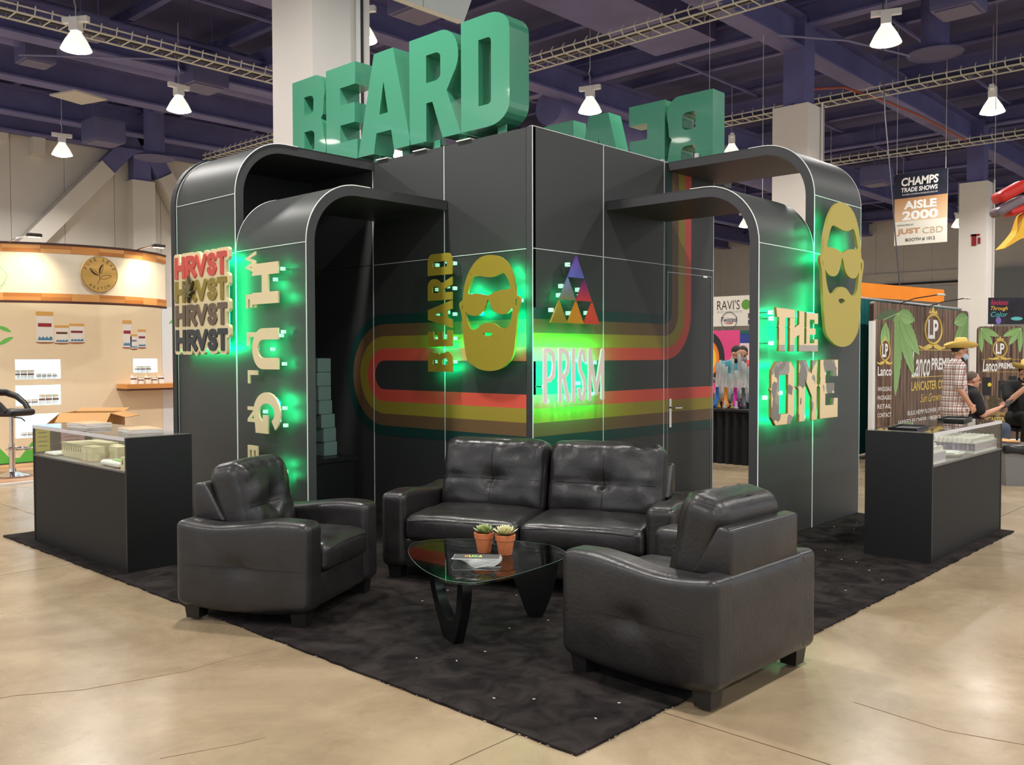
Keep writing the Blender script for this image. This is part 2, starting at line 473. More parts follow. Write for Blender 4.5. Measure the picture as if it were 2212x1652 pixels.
# sloping braces and pilasters on the left wall
for (xa, za, xb, zb, wd) in ((4.22, 4.43, 7.16, 7.70, .55), (10.97, 4.43, 9.12, 7.70, .55)):
    g = G(); d = Vector((xb-xa, 0, zb-za)).normalized(); q = Vector((d.z, 0, -d.x))*wd/2
    a = Vector((xa, 0, za)); b = Vector((xb, 0, zb))
    a0 = a - d*6; a0 = a + d*(-za/d.z)
    g.plate([[(a0.x-q.x, a0.z-q.z), (b.x-q.x, b.z-q.z), (b.x+q.x, b.z+q.z), (a0.x+q.x, a0.z+q.z)]], 24.85, 25.4)
    part('wall_brace', g, wallw_m, wl)
    g = G(); c = b+d*2.0
    g.plate([[(b.x-q.x, b.z-q.z), (c.x-q.x, c.z-q.z), (c.x+q.x, c.z+q.z), (b.x+q.x, b.z+q.z)]], 24.95, 25.3)
    part('brace_steel', g, steel_m, wl)
part('pilaster', G().box(7.97, 8.74, 24.9, 25.465, 0, 7.43), wallw_m, wl)
part('pilaster_steel', G().box(8.05, 8.65, 25.0, 25.4, 7.43, 8.94), steel_m, wl)
part('wall_duct', G().box(4.93, 5.31, 25.1, 25.465, 7.81, 8.57), wallw_m, wl)
part('wall_duct', G().box(4.0, 4.27, 25.2, 25.465, 8.14, 8.46), wallw_m, wl)

ceil = single('ceiling', G().box(X0, X1, Y0, Y1, 10.2, 10.4), deck_m, 'dark navy open ceiling of the hall', 'ceiling', kind='structure')
def ibeam(axis, p, z, h, wd, a0, a1):
    g = G()
    for (u0, u1, v0, v1) in ((-wd/2, wd/2, z, z+.05), (-wd/2, wd/2, z+h-.05, z+h), (-.03, .03, z+.05, z+h-.05)):
        if axis == 'x': g.box(a0, a1, p+u0, p+u1, v0, v1)
        else: g.box(p+u0, p+u1, a0, a1, v0, v1)
    return g
for y in (-8, -2, 4.3, 10.4, 15.9, 19.2, 22.7, 25.0):
    part('ceiling_girder', ibeam('x', y, 8.35, .75, .5, X0, X1), steel_m, ceil)
for x in (-11.4, -5.2, 1.08, 7.3, 13.85, 20.1, 26.4, 32.6, 38.8, 45):
    part('ceiling_beam', ibeam('y', x, 8.9, .5, .3, Y0, Y1), steel_m, ceil)
for i in range(24):
    x = -14+i*2.6
    part('ceiling_joist', ibeam('y', x, 9.6, .3, .16, Y0, Y1), steel_m, ceil)
for i in range(14):
    y = -13+i*2.7
    part('ceiling_purlin', G().cyl((X0, y, 9.5), (X1, y, 9.5), .05, n=6), steel_m, ceil)
part('round_duct', G().cyl((9, -.6, 9.0), (30, -.6, 9.0), .55, n=20), steel_m, ceil, True)
part('round_duct', G().cyl((13.0, 11.0, 8.2), (30, 11.6, 8.2), .45, n=20), steel_m, ceil, True)
part('round_duct', G().cyl((-6, 17.4, 9.0), (20, 17.4, 9.0), .4, n=20), steel_m, ceil, True)
part('flat_duct', G().box(2.2, 13.5, 6.2, 7.9, 9.0, 9.5), steel_m, ceil)
for (pts) in ([(11.2,3.5,7.9), (12.5,2.6,7.9), (13.7,1.8,7.7)], [(9,12,8.2), (11.2,12.6,8.1), (13.5,12.9,8.2)], [(1.8,17,8.3), (5,14.2,8.3), (6.8,13.2,8.0)], [(2.1,9,9.2), (3.6,9.4,8.2), (4.1,9.5,8.9)]):
    part('conduit', G().tube(pts, .022, 6), mat('grey_conduit', (120,118,150), .5), ceil)
part('red_cable', G().tube([(13.5,4.3,7.1), (14.5,4.4,7.7), (15.6,4.0,7.9), (17,3.6,7.8), (19,3.4,7.75), (22,3.2,7.6)], .03, 6), mat('orange_red_cable', (150,72,58), .6), ceil)

# columns: white boxes with dark steel above, standing in one row
def column(cx, cy, s, top, label):
    t = thing('column', label, 'column', (cx, cy, 0), 0, 'white square columns of the hall')
    part('casing', G().box(-s/2, s/2, -s/2, s/2, 0, top), colw_m, t)
    part('steel_post', G().box(-s*.3, s*.3, -s*.3, s*.3, top, 9.1), steel_m, t)
    part('corner_pipe', G().cyl((s*.33, -s/2-.03, 0), (s*.33, -s/2-.03, top+.1), .022, n=8), mat('dark_pipe', (48,46,48), .5), t)
    part('corner_pipe', G().cyl((s*.26, -s/2-.035, 0), (s*.26, -s/2-.035, top+.1), .03, n=8), white_m, t)
    return t
column(1.08, 4.52, .86, 8.9, 'large white square column rising right behind the BEARD tower')
column(13.85, 4.29, .84, 7.1, 'white square column seen behind the right-hand black arches')
c3 = column(26.4, 4.15, .84, 7.1, 'distant white square column with red extinguisher sign by the aisle banner')
g = G(ML); red_m = mat('sign_red', (140,32,40), .5)
g.box(-.02, .12, -.44, -.425, 5.05, 5.42); g.box(-.05, .22, -.44, -.425, 5.36, 5.42)
part('extinguisher_sign', g, red_m, c3)
part('extinguisher_text', G(ML).box(.17, .24, -.44, -.425, 5.1, 5.3), red_m, c3)

# ---------------------------------------------------------------- high-bay lamps
lamp_glow = mat('lamp_glow', (255,250,240), .5, emis=(255,248,238), es=30.)
alu_m = mat('spun_aluminium', (196,196,198), .35, metal=.6)
shade_m = mat('glowing_acrylic_shade', (235,235,235), .4, emis=(255,248,236), es=.75)
proto = None
def high_bay(x, y, label, warm=False):
    global proto
    if proto is None:
        t = thing('high_bay_lamp', label, 'ceiling lamp', (x, y, LAMP_Z), 0, 'high-bay lamps in a grid under the ceiling')
        part('shade', G().lathe([(.09,.34), (.11,.30), (.2,.16), (.27,.02), (.275,0), (.265,0), (.19,.15), (.1,.28)], 20), shade_m, t, True)
        part('lens', G().lathe([(0,-.06), (.12,-.045), (.2,-.02), (.26,.012)], 20), lamp_glow, t, True)
        part('ballast', G().box(-.09, .09, -.09, .09, .34, .58), white_m, t)
        part('cross_arm', G().box(-.26, .26, -.05, .05, .5, .6), white_m, t)
        part('hook', G().tube([(0,0,.58), (0,0,.8), (.03,0,.9), (0,0,1.0), (0,0,2.0)], .014, 6), alu_m, t)
        ld = bpy.data.lights.new('high_bay_light', 'AREA'); ld.shape = 'DISK'; ld.size = .5; ld.energy = LAMP_W
        ld.color = (1.0, .965, .91); ld.spread = math.radians(150)
        lo = bpy.data.objects.new('lamp_light', ld); col.objects.link(lo); lo.parent = t; lo.location = (0, 0, -.08)
        proto = t
        return t
    return copy_tree(proto, (x, y, LAMP_Z), random.uniform(0, 3), label=label)
seen = {(11.1,1.3): 'bright hanging lamp at top right, nearest above the aisle banner',
        (17.6,1.3): 'bright hanging lamp at the right edge, beyond the largest one',
        (11.1,8.1): 'round hanging lamp between the front and rear BEARD roof letters',
        (4.5,14.9): 'warm hanging lamp left of the big white column',
        (4.5,21.7): 'small hanging lamp low at far left before the pale wall',
        (17.6,8.1): 'small bright lamp just above the right-hand tall arch',
        (30.8,14.9): 'tiny lamp seen through the right-hand arches'}
LX = [-8.7,-2.1,4.5,11.1,17.6,24.2,30.8,37.4]; LY = [-12,-5.4,1.3,8.1,14.9,21.7]
for x in LX:
    for y in LY:
        if (x > 10 and y < -6) or (x > 20 and y < 0): continue
        high_bay(x, y, seen.get((x, y), 'high-bay lamp in the lamp grid of the hall ceiling'))
high_bay(1.19, 12.32, 'brightest hanging lamp at top left, right below the cable tray')

# ---------------------------------------------------------------- cable trays, units, diffusers
tray_m = mat('galvanised_wire', (200,198,188), .45)
def tray(label, axis, p, z, a0, a1, wd=.45):
    L = a1-a0
    M = Matrix.Translation((a0, p, z)) if axis == 'x' else Matrix.Translation((p, a0, z)) @ Matrix.Rotation(PI/2, 4, 'Z')
    t = thing('cable_tray', label, 'cable tray', (a0, p, z) if axis == 'x' else (p, a0, z), 0 if axis == 'x' else PI/2, 'wire cable trays under the ceiling')
    for s in (-1, 1):
        part('rail', G().cyl((0, s*wd/2, 0), (L, s*wd/2, 0), .022, n=6), tray_m, t)
        part('rail', G().cyl((0, s*wd/2, .13), (L, s*wd/2, .13), .018, n=6), tray_m, t)
    part('cable_bundle', G().cyl((0, .05, .06), (L, .05, .06), .055, n=8), mat('dark_cable', (60,58,62), .6), t)
    g = G()
    for i in range(int(L/.3)):
        x = .15+i*.3
        g.tube([(x, -wd/2-.08, .16), (x, -wd/2-.02, .0), (x, wd/2+.02, 0), (x, wd/2+.1, .1), (x, wd/2+.02, .2)], .014, 5)
    part('rungs', g, tray_m, t, kind='stuff')
    return t
tray('wire cable tray crossing the top left corner of the ceiling', 'x', 13.05, 7.8, -4, 8.7)
tray('wire cable tray running to the top right from the BEARD letters', 'y', 9.15, 7.8, -3, 22)
tray('wire cable tray passing just above the right-hand white column', 'y', 16.4, 7.8, -4, 9)
tray('far wire cable tray just above the aisle banner', 'y', 23.5, 7.8, -3, 12)
unit_m = mat('navy_unit_box', (92,90,128), .6)
for (x, y, z, s, lb) in ((6.0,8.3,8.1,.85,'boxy ceiling unit left of the white hanging fabric'), (5.56,15.8,8.1,.95,'dark boxy ceiling unit right of the warm lamp'), (5.45,21.2,7.6,.9,'dark blue boxy ceiling unit beside the small far left lamp'), (12.7,.56,8.0,.8,'boxy ceiling unit near the top right corner'), (2.3,14.4,8.2,.6,'small boxy ceiling unit above the left cable tray'), (2.3,17.4,8.3,.7,'boxy ceiling unit behind the brightest left lamp'), (23.8,6.4,7.0,.8,'far boxy ceiling unit left of the aisle banner')):
    t = thing('ceiling_unit', lb, 'air unit', (x, y, z), .0, 'boxy ceiling units')
    part('housing', G().rbox((0,0,s*.35), (s, s, s*.7), .03, 4), unit_m, t)
    part('grille', G().box(-s*.4, s*.4, -s*.4, s*.4, -.02, .0), mat('unit_grille', (104,100,130), .6), t)
    for sx in (-1, 1): part('hanger', G().cyl((sx*s*.3, 0, s*.7), (sx*s*.3, 0, 10.2-z), .01, n=5), steel_m, t)
for (x, y, z, r, lb) in ((16.0,2.07,8.35,.6,'round stepped air diffuser at upper right'), (7.33,22.0,7.6,.6,'round air diffuser by the far left wall brace'), (26.1,17.1,7.6,.6,'far round air diffuser seen between the right arches')):
    t = thing('air_diffuser', lb, 'air diffuser', (x, y, z), 0, 'round air diffusers')
    for k in range(4): part('ring', G().lathe([(r*(1-.22*k), .05*k), (r*(1-.22*k)-.03, .05*k-.03), (r*(1-.22*k)-.12, .05*k+.05), (r*(1-.22*k)-.1, .05*k+.07)], 28), unit_m, t, True)
    part('collar', G().cyl((0,0,.1), (0,0,10.2-z), r*.5, n=20), steel_m, t, True)
g = G().box(0, .9, 0, .9, -.04, 0)
single('ceiling_tile', g, mat('pale_ceiling_tile', (190,184,178), .6), 'single pale square panel hanging flat below the left ceiling', 'panel', (3.1, 17.2, 7.85), .3)

# hanging white fabric sign at the top edge, only its lower corner shows
fab = mat('white_sign_fabric', (222,228,224), .7, bump=(6,.5))
t = thing('hanging_fabric_sign', 'white fabric sign hanging above the D of the roof letters', 'hanging sign', (2.4, 4.7, 6.5), 0)
part('fabric', G().plate([[(-1.4,0), (1.35,0), (1.75,.9), (1.9,1.9), (-1.9,1.9)]], 0, .12), fab, t)
for x in (-.6, .55): part('seam', G().tube([(x, -.006, 0), (x*1.2, -.006, 1.9)], .004, 5), mat('seam_grey', (180,186,184), .7), t)
for x in (-1.6, 1.6): part('wire', G().cyl((x, .06, 1.9), (x, .06, 3.7), .006, n=5), tray_m, t)
# ================================================================ the booth
def pile():
    m = mat('black_carpet', (30,27,28), .95, spec=.15)
    nt = m.node_tree; b = nt.nodes['Principled BSDF']; geo = nt.nodes.new('ShaderNodeNewGeometry')
    def ns(s, d=5, ro=.6):
        n = nt.nodes.new('ShaderNodeTexNoise'); n.inputs['Scale'].default_value = s; n.inputs['Detail'].default_value = d
        n.inputs['Roughness'].default_value = ro; n.inputs['Distortion'].default_value = .8
        nt.links.new(geo.outputs['Position'], n.inputs['Vector']); return n
    r = nt.nodes.new('ShaderNodeValToRGB'); nt.links.new(ns(5.5).outputs['Fac'], r.inputs[0])
    e = r.color_ramp.elements; e[0].position = .36; e[0].color = (*lin((22,19,19)), 1); e[1].position = .66; e[1].color = (*lin((54,48,46)), 1)
    nt.links.new(r.outputs[0], b.inputs['Base Color'])
    b.inputs['Sheen Weight'].default_value = .0
    bp = nt.nodes.new('ShaderNodeBump'); bp.inputs['Strength'].default_value = .8; bp.inputs['Distance'].default_value = .012
    nt.links.new(ns(170, 3).outputs['Fac'], bp.inputs['Height']); nt.links.new(bp.outputs[0], b.inputs['Normal'])
    return m
rag = [(-3.035,-2.93)]
def edge(p, q, n):
    r = []
    for i in range(n):
        t = (i+.5)/n; j = random.uniform(-.006,.006)
        d = Vector((q[0]-p[0], q[1]-p[1])).normalized()
        r.append((p[0]+(q[0]-p[0])*t - d.y*j, p[1]+(q[1]-p[1])*t + d.x*j))
    return r
CR = [(-3.035,-2.93), (3.08,-2.93), (3.08,3.46), (-3.03,3.46)]
out = []
for i in range(4): out += [CR[i]] + edge(CR[i], CR[(i+1) % 4], 90)
MZ = Matrix(((1,0,0,0), (0,0,1,0), (0,-1,0,.013), (0,0,0,1)))     # plate plane laid on the floor
carpet = thing('carpet', 'black cut-pile carpet laid under the whole booth', 'carpet', (0, 0, 0))
part('pile', G().plate([[(a, b) for a, b in out]], 0, .012, M=MZ), pile(), carpet)
g = G()
for i in range(2):
    for p in edge(CR[(3, 0)[i]], CR[(0, 1)[i]], 160):
        if random.random() < .55:
            a = random.uniform(0, 6.3); g.box(-.008, .008, -.0012, .0012, 0, .0015, M=Matrix.Translation((p[0], p[1], .004)) @ Matrix.Rotation(a, 4, 'Z'))
part('frayed_edge', g, mat('fray_thread', (186,178,165), .9), carpet, kind='stuff')
g = G()
for _ in range(60):
    a = random.uniform(0, 6.3); g.box(-.006, .006, -.003, .003, 0, .002, M=Matrix.Translation((random.uniform(-2.95,2.9), random.uniform(-2.85,.2), .0135)) @ Matrix.Rotation(a, 4, 'Z'))
part('lint', g, mat('white_lint', (200,198,195), .9), carpet, kind='stuff')

# ---------------------------------------------------------------- core of the booth
core = thing('booth_core', 'square black exhibit tower with retro stripes behind the sofa', 'booth wall', (0, 0, 0))
TOP = 3.496
LS = [.07, 1.09, 2.14, 3.2]; RS = [0., .98, 1.98, 2.93]; ZS = [.014, 2.47, TOP]
for k in range(3):
    for z in range(2):
        part('wall_panel', G(ML).box(-LS[k+1]+.003, -LS[k]-.003, 0, .04, ZS[z]+.003, ZS[z+1]-.003), panel_m, core)
        if not (k == 2 and z == 0):
            part('wall_panel', G().box(RS[k]+.003, RS[k+1]-.003, 0, .04, ZS[z]+.003, ZS[z+1]-.003), panel_m, core)
part('corner_post', G().box(-.002, .04, .0, .068, .014, TOP), edge_m, core)
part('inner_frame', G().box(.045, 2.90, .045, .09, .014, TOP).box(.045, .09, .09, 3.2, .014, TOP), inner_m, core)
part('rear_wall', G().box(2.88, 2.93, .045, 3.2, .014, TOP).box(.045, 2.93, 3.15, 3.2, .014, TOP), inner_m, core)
# door leaf in the third right-hand panel
part('door_surround', G().plate([[(1.983,.015), (2.045,.015), (2.045,2.405), (2.895,2.405), (2.895,.015), (2.927,.015), (2.927,2.467), (1.983,2.467)]], 0, .04), panel_m, core)
door = part('door', G().box(2.053, 2.887, .002, .04, .016, 2.397), panel_m, core)
part('door_trim', G().box(2.045, 2.053, -.003, .0, .016, 2.405).box(2.887, 2.895, -.003, 0, .016, 2.405).box(2.053, 2.887, -.003, 0, 2.397, 2.405), mat('aluminium_trim', (150,152,154), .35, metal=.5), door)
part('handle_plate', G().box(2.075, 2.115, -.008, .0, .83, 1.12), chrome_m, door)
part('door_lever', G().tube([(2.095,-.008,1.03), (2.095,-.05,1.03), (2.12,-.055,1.03), (2.23,-.055,1.025)], .009, 8), chrome_m, door, True)
part('door_closer', G().box(2.72, 2.80, -.006, 0, 2.385, 2.405), chrome_m, door)
# light seams between the panels
for y in LS[1:3]: part('seam_trim', G(ML).box(-y-.004, -y+.004, -.004, 0, .014, TOP), trim_m, core)
for x in RS[1:3]: part('seam_trim', G().box(x-.004, x+.004, -.004, 0, .014, TOP), trim_m, core)
part('seam_trim', G().box(-.003, .004, -.004, 0, .014, TOP), trim_m, core)
part('seam_trim', G(ML).box(-2.14, -.07, -.004, 0, 2.467, 2.473), trim_m, core)
part('seam_trim', G().box(0, 2.93, -.004, 0, 2.467, 2.473), trim_m, core)
part('seam_trim', G().box(0, 2.93, -.004, .04, TOP-.003, TOP+.003), trim_m, core)
part('seam_trim', G().box(2.925, 2.933, -.004, 0, .014, TOP), trim_m, core)
part('seam_trim', G().box(1.98, 2.93, -.006, 0, .014, .022), trim_m, core)
# printed retro stripes, one printed band each; r grows from the inside of the U-turn
SC, ZC = -1.975, 1.372
ST, ZT = 2.0, 2.0
def stripe(name, r0, r1, rgb):
    rows = []
    def row(a, b): rows.append((a, b))
    R0 = .484-(r0-.1435); R1 = max(.004, .484-(r1-.1435))
    for z in (TOP-.004, 2.8, ZT): row((ST+R0, z), (ST+R1, z))
    for i in range(1, 17):
        a = math.radians(-90*i/16); row((ST+R0*math.cos(a), ZT+R0*math.sin(a)), (ST+R1*math.cos(a), ZT+R1*math.sin(a)))
    for s in (1.0, .0, -.07, -1.0, SC): row((s, ZC+r0), (s, ZC+r1))
    for i in range(1, 29):
        a = math.radians(90+180*i/28); row((SC+r0*math.cos(a), ZC+r0*math.sin(a)), (SC+r1*math.cos(a), ZC+r1*math.sin(a)))
    for s in (-1.0, -.07, 0., 1.0, 2.925): row((s, ZC-r0), (s, ZC-r1))
    m = mat('stripe_'+name, rgb, .5)
    for side, M, ok in (('l', ML, lambda s: s <= -.069), ('r', MR, lambda s: s >= -.001)):
        runs = [[]]
        for (a, b), (c, d) in zip(rows, rows[1:]):
            if ok(a[0]) and ok(c[0]): runs[-1].append((a, b, d, c))
            elif runs[-1]: runs.append([])
        for run in runs:
            vs = []; fs = []
            for q in run:
                o = len(vs); vs += [(x, -.0022, z) for x, z in q]; fs.append((o, o+1, o+2, o+3))
            if fs: part('printed_stripe', G(M).add(vs, fs), m, core)
stripe('coral', .1435, .262, (226,88,72))
stripe('olive', .262, .385, (160,142,52))
stripe('brown', .385, .503, (112,86,58))
stripe('teal', .503, .60, (26,62,58))

# ---------------------------------------------------------------- arches
def arch(label, M, rotz, s0, s1, top, near, seams, end=None, D=1.55):
    """near = the s of the edge that faces the camera"""
    t = thing('booth_arch', label, 'booth arch', (0, 0, 0), rotz, 'black arches of the booth')
    r = .51; th = .085
    def prof(off):
        rr = r-off; zc = top-r
        return [(-D+off, .014), (-D+off, zc)] + [(-D+r-rr*math.cos(math.radians(90*i/14)), zc+rr*math.sin(math.radians(90*i/14))) for i in range(1, 15)] + [(-.006, top-off)]
    po = prof(0); pi_ = prof(th); pm = prof(.006)
    MP = Matrix(((0,1,0,0), (1,0,0,0), (0,0,1,0), (0,0,0,1)))   # plate's x -> depth, y -> s
    def skin(a, b, i0, i1, pa, pb):
        g = G(); n = i1-i0
        vs = [(a, d, z) for d, z in pa[i0:i1+1]] + [(b, d, z) for d, z in pa[i0:i1+1]] + [(a, d, z) for d, z in pb[i0:i1+1]] + [(b, d, z) for d, z in pb[i0:i1+1]]
        k = n+1; fs = []
        for i in range(n):
            fs += [(i, i+1, k+i+1, k+i), (2*k+i, 3*k+i, 3*k+i+1, 2*k+i+1), (i, 2*k+i, 2*k+i+1, i+1), (k+i, k+i+1, 3*k+i+1, 3*k+i)]
        fs += [(0, k, 3*k, 2*k), (n, 2*k+n, 3*k+n, k+n)]
        return g.add(vs, fs)
    zs = [.014]+seams
    for a, b in zip(zs, zs[1:]):
        part('face_panel', G().box(s0+.002, s1-.002, -D, -D+.006, a+.003, b-.003), panel_m, t)
    part('curved_panel', skin(s0+.002, s1-.002, 1, len(po)-1, po, pm), panel_m, t, True, 50)
    part('shell', skin(s0+.004, s1-.004, 0, len(po)-1, pm, pi_), edge_m, t, True, 50)
    for z in seams: part('seam_trim', G().box(s0, s1, -D-.002, -D, z-.003, z+.003), trim_m, t)
    part('edge_trim', G().tube([(near, d, z) for d, z in po[:-1]+[(-.9, top)]], .0045, 6), trim_m, t)
    far = s0 if near == s1 else s1
    part('edge_trim', G().tube([(far, d, z) for d, z in po[:-1]+[(-1.0, top)]], .003, 6), trim_m, t)
    if end:
        pe = prof(-.02)
        loop = pe + [(-.006, .014)]
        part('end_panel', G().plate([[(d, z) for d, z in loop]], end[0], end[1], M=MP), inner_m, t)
    return t
arch('left taller black arch carrying the HRVST sign', ML, -PI/2, -3.17, -2.11, TOP, -2.11, [2.47, 2.986], end=(-3.25, -3.172))
arch('left lower black arch carrying the HUGS lettering', ML, -PI/2, -2.10, -1.04, 2.986, -1.04, [2.476])
arch('right lower black arch carrying THE ONE lettering', MR, 0, 1.02, 2.025, 2.986, 1.02, [2.476])
arch('right taller black arch carrying the bearded face sign', MR, 0, 2.032, 3.06, TOP, 2.032, [2.47, 2.986])
# ================================================================ signs on the booth
def sign(name, label, loc, left, cat='sign'):
    return thing(name, label, cat, loc, -PI/2 if left else 0)
# glyph skeletons in a unit box
SK = {
 'H': [[(0,0),(0,1)], [(1,0),(1,1)], [(0,.5),(1,.5)]],
 'R': [[(0,0),(0,1)], [(0,1),(.5,1),(.82,.95),(1,.76),(.84,.56),(.5,.48),(0,.48)], [(.45,.48),(1,0)]],
 'V': [[(0,1),(.5,0),(1,1)]],
 'S': [[(.97,.80),(.78,.96),(.5,1),(.2,.94),(.04,.76),(.16,.6),(.5,.5),(.84,.4),(.98,.22),(.8,.05),(.5,0),(.2,.04),(0,.2)]],
 'T': [[(0,1),(1,1)], [(.5,1),(.5,0)]],
 'P': [[(0,0),(0,1)], [(0,1),(.5,1),(.85,.94),(1,.74),(.88,.50),(.5,.42),(0,.42)]],
 'I': [[(.5,0),(.5,1)]],
 'M': [[(0,0),(0,1),(.5,.12),(1,1),(1,0)]],
}
def skel(ch, x0, x1, z0, z1, hw):
    return [[(x0+hw+(x1-x0-2*hw)*a, z0+hw+(z1-z0-2*hw)*b) for a, b in L] for L in SK[ch]]
def glyph(g, ch, x0, x1, z0, z1, hw, y0, y1, soft=.35):
    return g.strokes(skel(ch, x0, x1, z0, z1, hw), hw, y0, y1, soft=soft)
def blocks(t, pts, y0, y1, sz=.028):
    for (a, b) in pts[:3]: part('standoff', G().cyl((a, y0, b), (a, 0, b), .005, n=6), chrome_m, t)
    for (a, b) in pts:
        part('led_block', G().box(a-sz/2, a+sz/2, y0+.004, min(y1, y0+.036), b-sz/2, b+sz/2), block_m, t)
def leds(t, segs, y, r=.010):
    """light strips stuck to the back of a sign, shining on the wall"""
    for (a, b) in segs:
        a = Vector(a); b = Vector(b); d = (b-a).normalized(); q = Vector((-d.y, d.x))*r
        part('led_strip', G().plate([[tuple(a-q), tuple(b-q), tuple(b+q), tuple(a+q)]], y, y+.002), led_m, t)

# --- HRVST, four rows
t = sign('hrvst_sign', 'cream HRVST sign of four stacked coloured words with a hemp leaf', (-1.55, 0, 0), True)
ROW = [(2.272,2.476), (2.053,2.254), (1.835,2.032), (1.609,1.806)]
BOX = {'H':(-2.967,-2.779), 'R':(-2.752,-2.571), 'V':(-2.584,-2.381), 'S':(-2.374,-2.21), 'T':(-2.201,-2.042)}
lines = [L for (z0, z1) in ROW for ch, (a, b) in BOX.items() for L in skel(ch, a, b, z0, z1, .026)]
part('backing_board', G().strokes(lines, .058, -.12, -.09, soft=.6, extra=[(-2.97,-2.06,1.63,2.42)]), cream_m, t)
for (z0, z1), rgb, nm in zip(ROW, ((206,82,72), (140,124,48), (106,90,74), (54,58,62)), ('coral', 'olive', 'brown', 'charcoal')):
    for ch, (a, b) in BOX.items():
        part('letter', glyph(G(), ch, a, b, z0, z1, .026, -.132, -.12), mat('letter_'+nm, rgb, .5), t)
def hemp_leaf(g, cx, cz, R, y0, y1, sh=1.):
    for ang, ln, wd in ((90,1,.16), (52,.86,.14), (128,.86,.14), (14,.62,.11), (166,.62,.11), (-38,.34,.08), (218,.34,.08)):
        a = math.radians(ang); d = Vector((math.cos(a), math.sin(a))); q = Vector((-d.y, d.x)); L = R*ln*sh; W = R*wd*sh
        c = Vector((cx, cz))
        loop = [c] + [c+d*L*f+q*W*k for f, k in ((.25,.6),(.5,1),(.75,.6))] + [c+d*L] + [c+d*L*f-q*W*k for f, k in ((.75,.6),(.5,1),(.25,.6))]
        g.plate([[tuple(p) for p in loop]], y0, y1)
    g.stroke([(cx, cz), (cx+.01*R, cz-R*.42)], R*.05, y0, y1)
    return g
part('leaf_backing', hemp_leaf(G(), -2.685, 2.125, .17, -.150, -.133, 1.0), mat('leaf_dark_brown', (66,56,44), .5), t)
part('leaf', hemp_leaf(G(), -2.692, 2.127, .15, -.160, -.150, .96), mat('leaf_olive', (112,104,62), .5), t)
leds(t, [((-2.075,1.62),(-2.075,2.42)), ((-2.9,1.63),(-2.1,1.63)), ((-2.9,2.43),(-2.1,2.43))], -.089, .012)
blocks(t, [(-2.3,2.3), (-2.3,1.75), (-2.8,2.3), (-2.8,1.75)], -.09, 0)

# --- HUGS reading downwards, small WELLNESS beside it
t = sign('hugs_sign', 'vertical cream HUGS letters with small WELLNESS letters beside', (-1.55, 0, 0), True)
def turned(a0, b0):            # upright glyph (a right, b up) -> reading downwards
    return Matrix(((0,0,1,b0), (0,1,0,0), (-1,0,0,a0), (0,0,0,1)))
y0, y1 = -.10, -.085
def big(g, z): part('letter', g, cream_m, t)
T = turned(2.331, -1.682)
big(G(T).plate([[(0,0),(.03,0),(.045,.012),(.068,.012),(.083,0),(.097,0),(.097,.15),(.24,.15),(.24,0),(.336,0),(.336,.39),(.24,.39),(.24,.245),(.097,.245),(.097,.39),(0,.39)]], y0, y1), 0)
T = turned(1.794, -1.689)
inner = [(.245,.39),(.245,.16)] + [(.17-.075*math.cos(math.radians(180-180*i/12)), .16-.075*math.sin(math.radians(180*i/12))) for i in range(1,12)] + [(.095,.16),(.095,.39)]
big(G(T).plate([[(0,.39),(0,.16)] + [(.17-.17*math.cos(math.radians(180*i/18)), .16-.16*math.sin(math.radians(180*i/18))) for i in range(1,18)] + [(.34,.16),(.34,.39)] + inner], y0, y1), 0)
T = turned(1.263, -1.678)
outer = arc(.172, .20, .172, 38, 296, 26, .202); inn = arc(.172, .20, .08, 322, 38, 24, .118)
big(G(T).plate([outer + [(.343,.03),(.343,.215),(.19,.215),(.19,.14),(.245,.14)] + inn[1:]], y0, y1), 0)
T = turned(.722, -1.672)
g = G(T); pts = [(.03+.26*a, .05+.29*b) for a, b in SK['S'][0]]; g.stroke(pts, .045, y0, y1, cap=False); big(g, 0)
for ch, z0, z1, a, b in (('W',2.441,2.258,-1.815,-1.66), ('E',2.085,1.968,-1.815,-1.655), ('L',1.764,1.652,-1.809,-1.648), ('L',1.443,1.331,-1.80,-1.648), ('N',1.135,1.004,-1.809,-1.66), ('E',.804,.698,-1.813,-1.656), ('S',.50,.39,-1.813,-1.656), ('S',.19,.08,-1.813,-1.656)):
    part('small_letter', G(turned(z0, a)).text(ch, 0, z0-z1, 0, b-a, -.078, ext=.012, bold=.035), cream_m, t)
blocks(t, [(-1.27,2.27), (-1.38,2.19), (-1.37,2.07), (-1.27,1.76), (-1.30,1.73), (-1.43,1.62), (-1.26,1.50), (-1.26,1.14), (-1.55,1.1), (-1.25,1.0), (-1.37,1.02), (-1.52,.70), (-1.26,.62), (-1.26,.55)], -.085, -.02)
leds(t, [((-1.32,2.31),(-1.32,2.25)), ((-1.32,2.08),(-1.32,2.01)), ((-1.47,2.20),(-1.47,2.12)), ((-1.32,1.78),(-1.32,1.72)), ((-1.62,1.70),(-1.62,1.55)), ((-1.32,1.53),(-1.32,1.47)), ((-1.40,1.235),(-1.32,1.19)), ((-1.31,1.19),(-1.30,1.03)), ((-1.63,1.18),(-1.63,1.06)), ((-1.37,.69),(-1.33,.65)), ((-1.33,.60),(-1.32,.54))], -.084, .012)

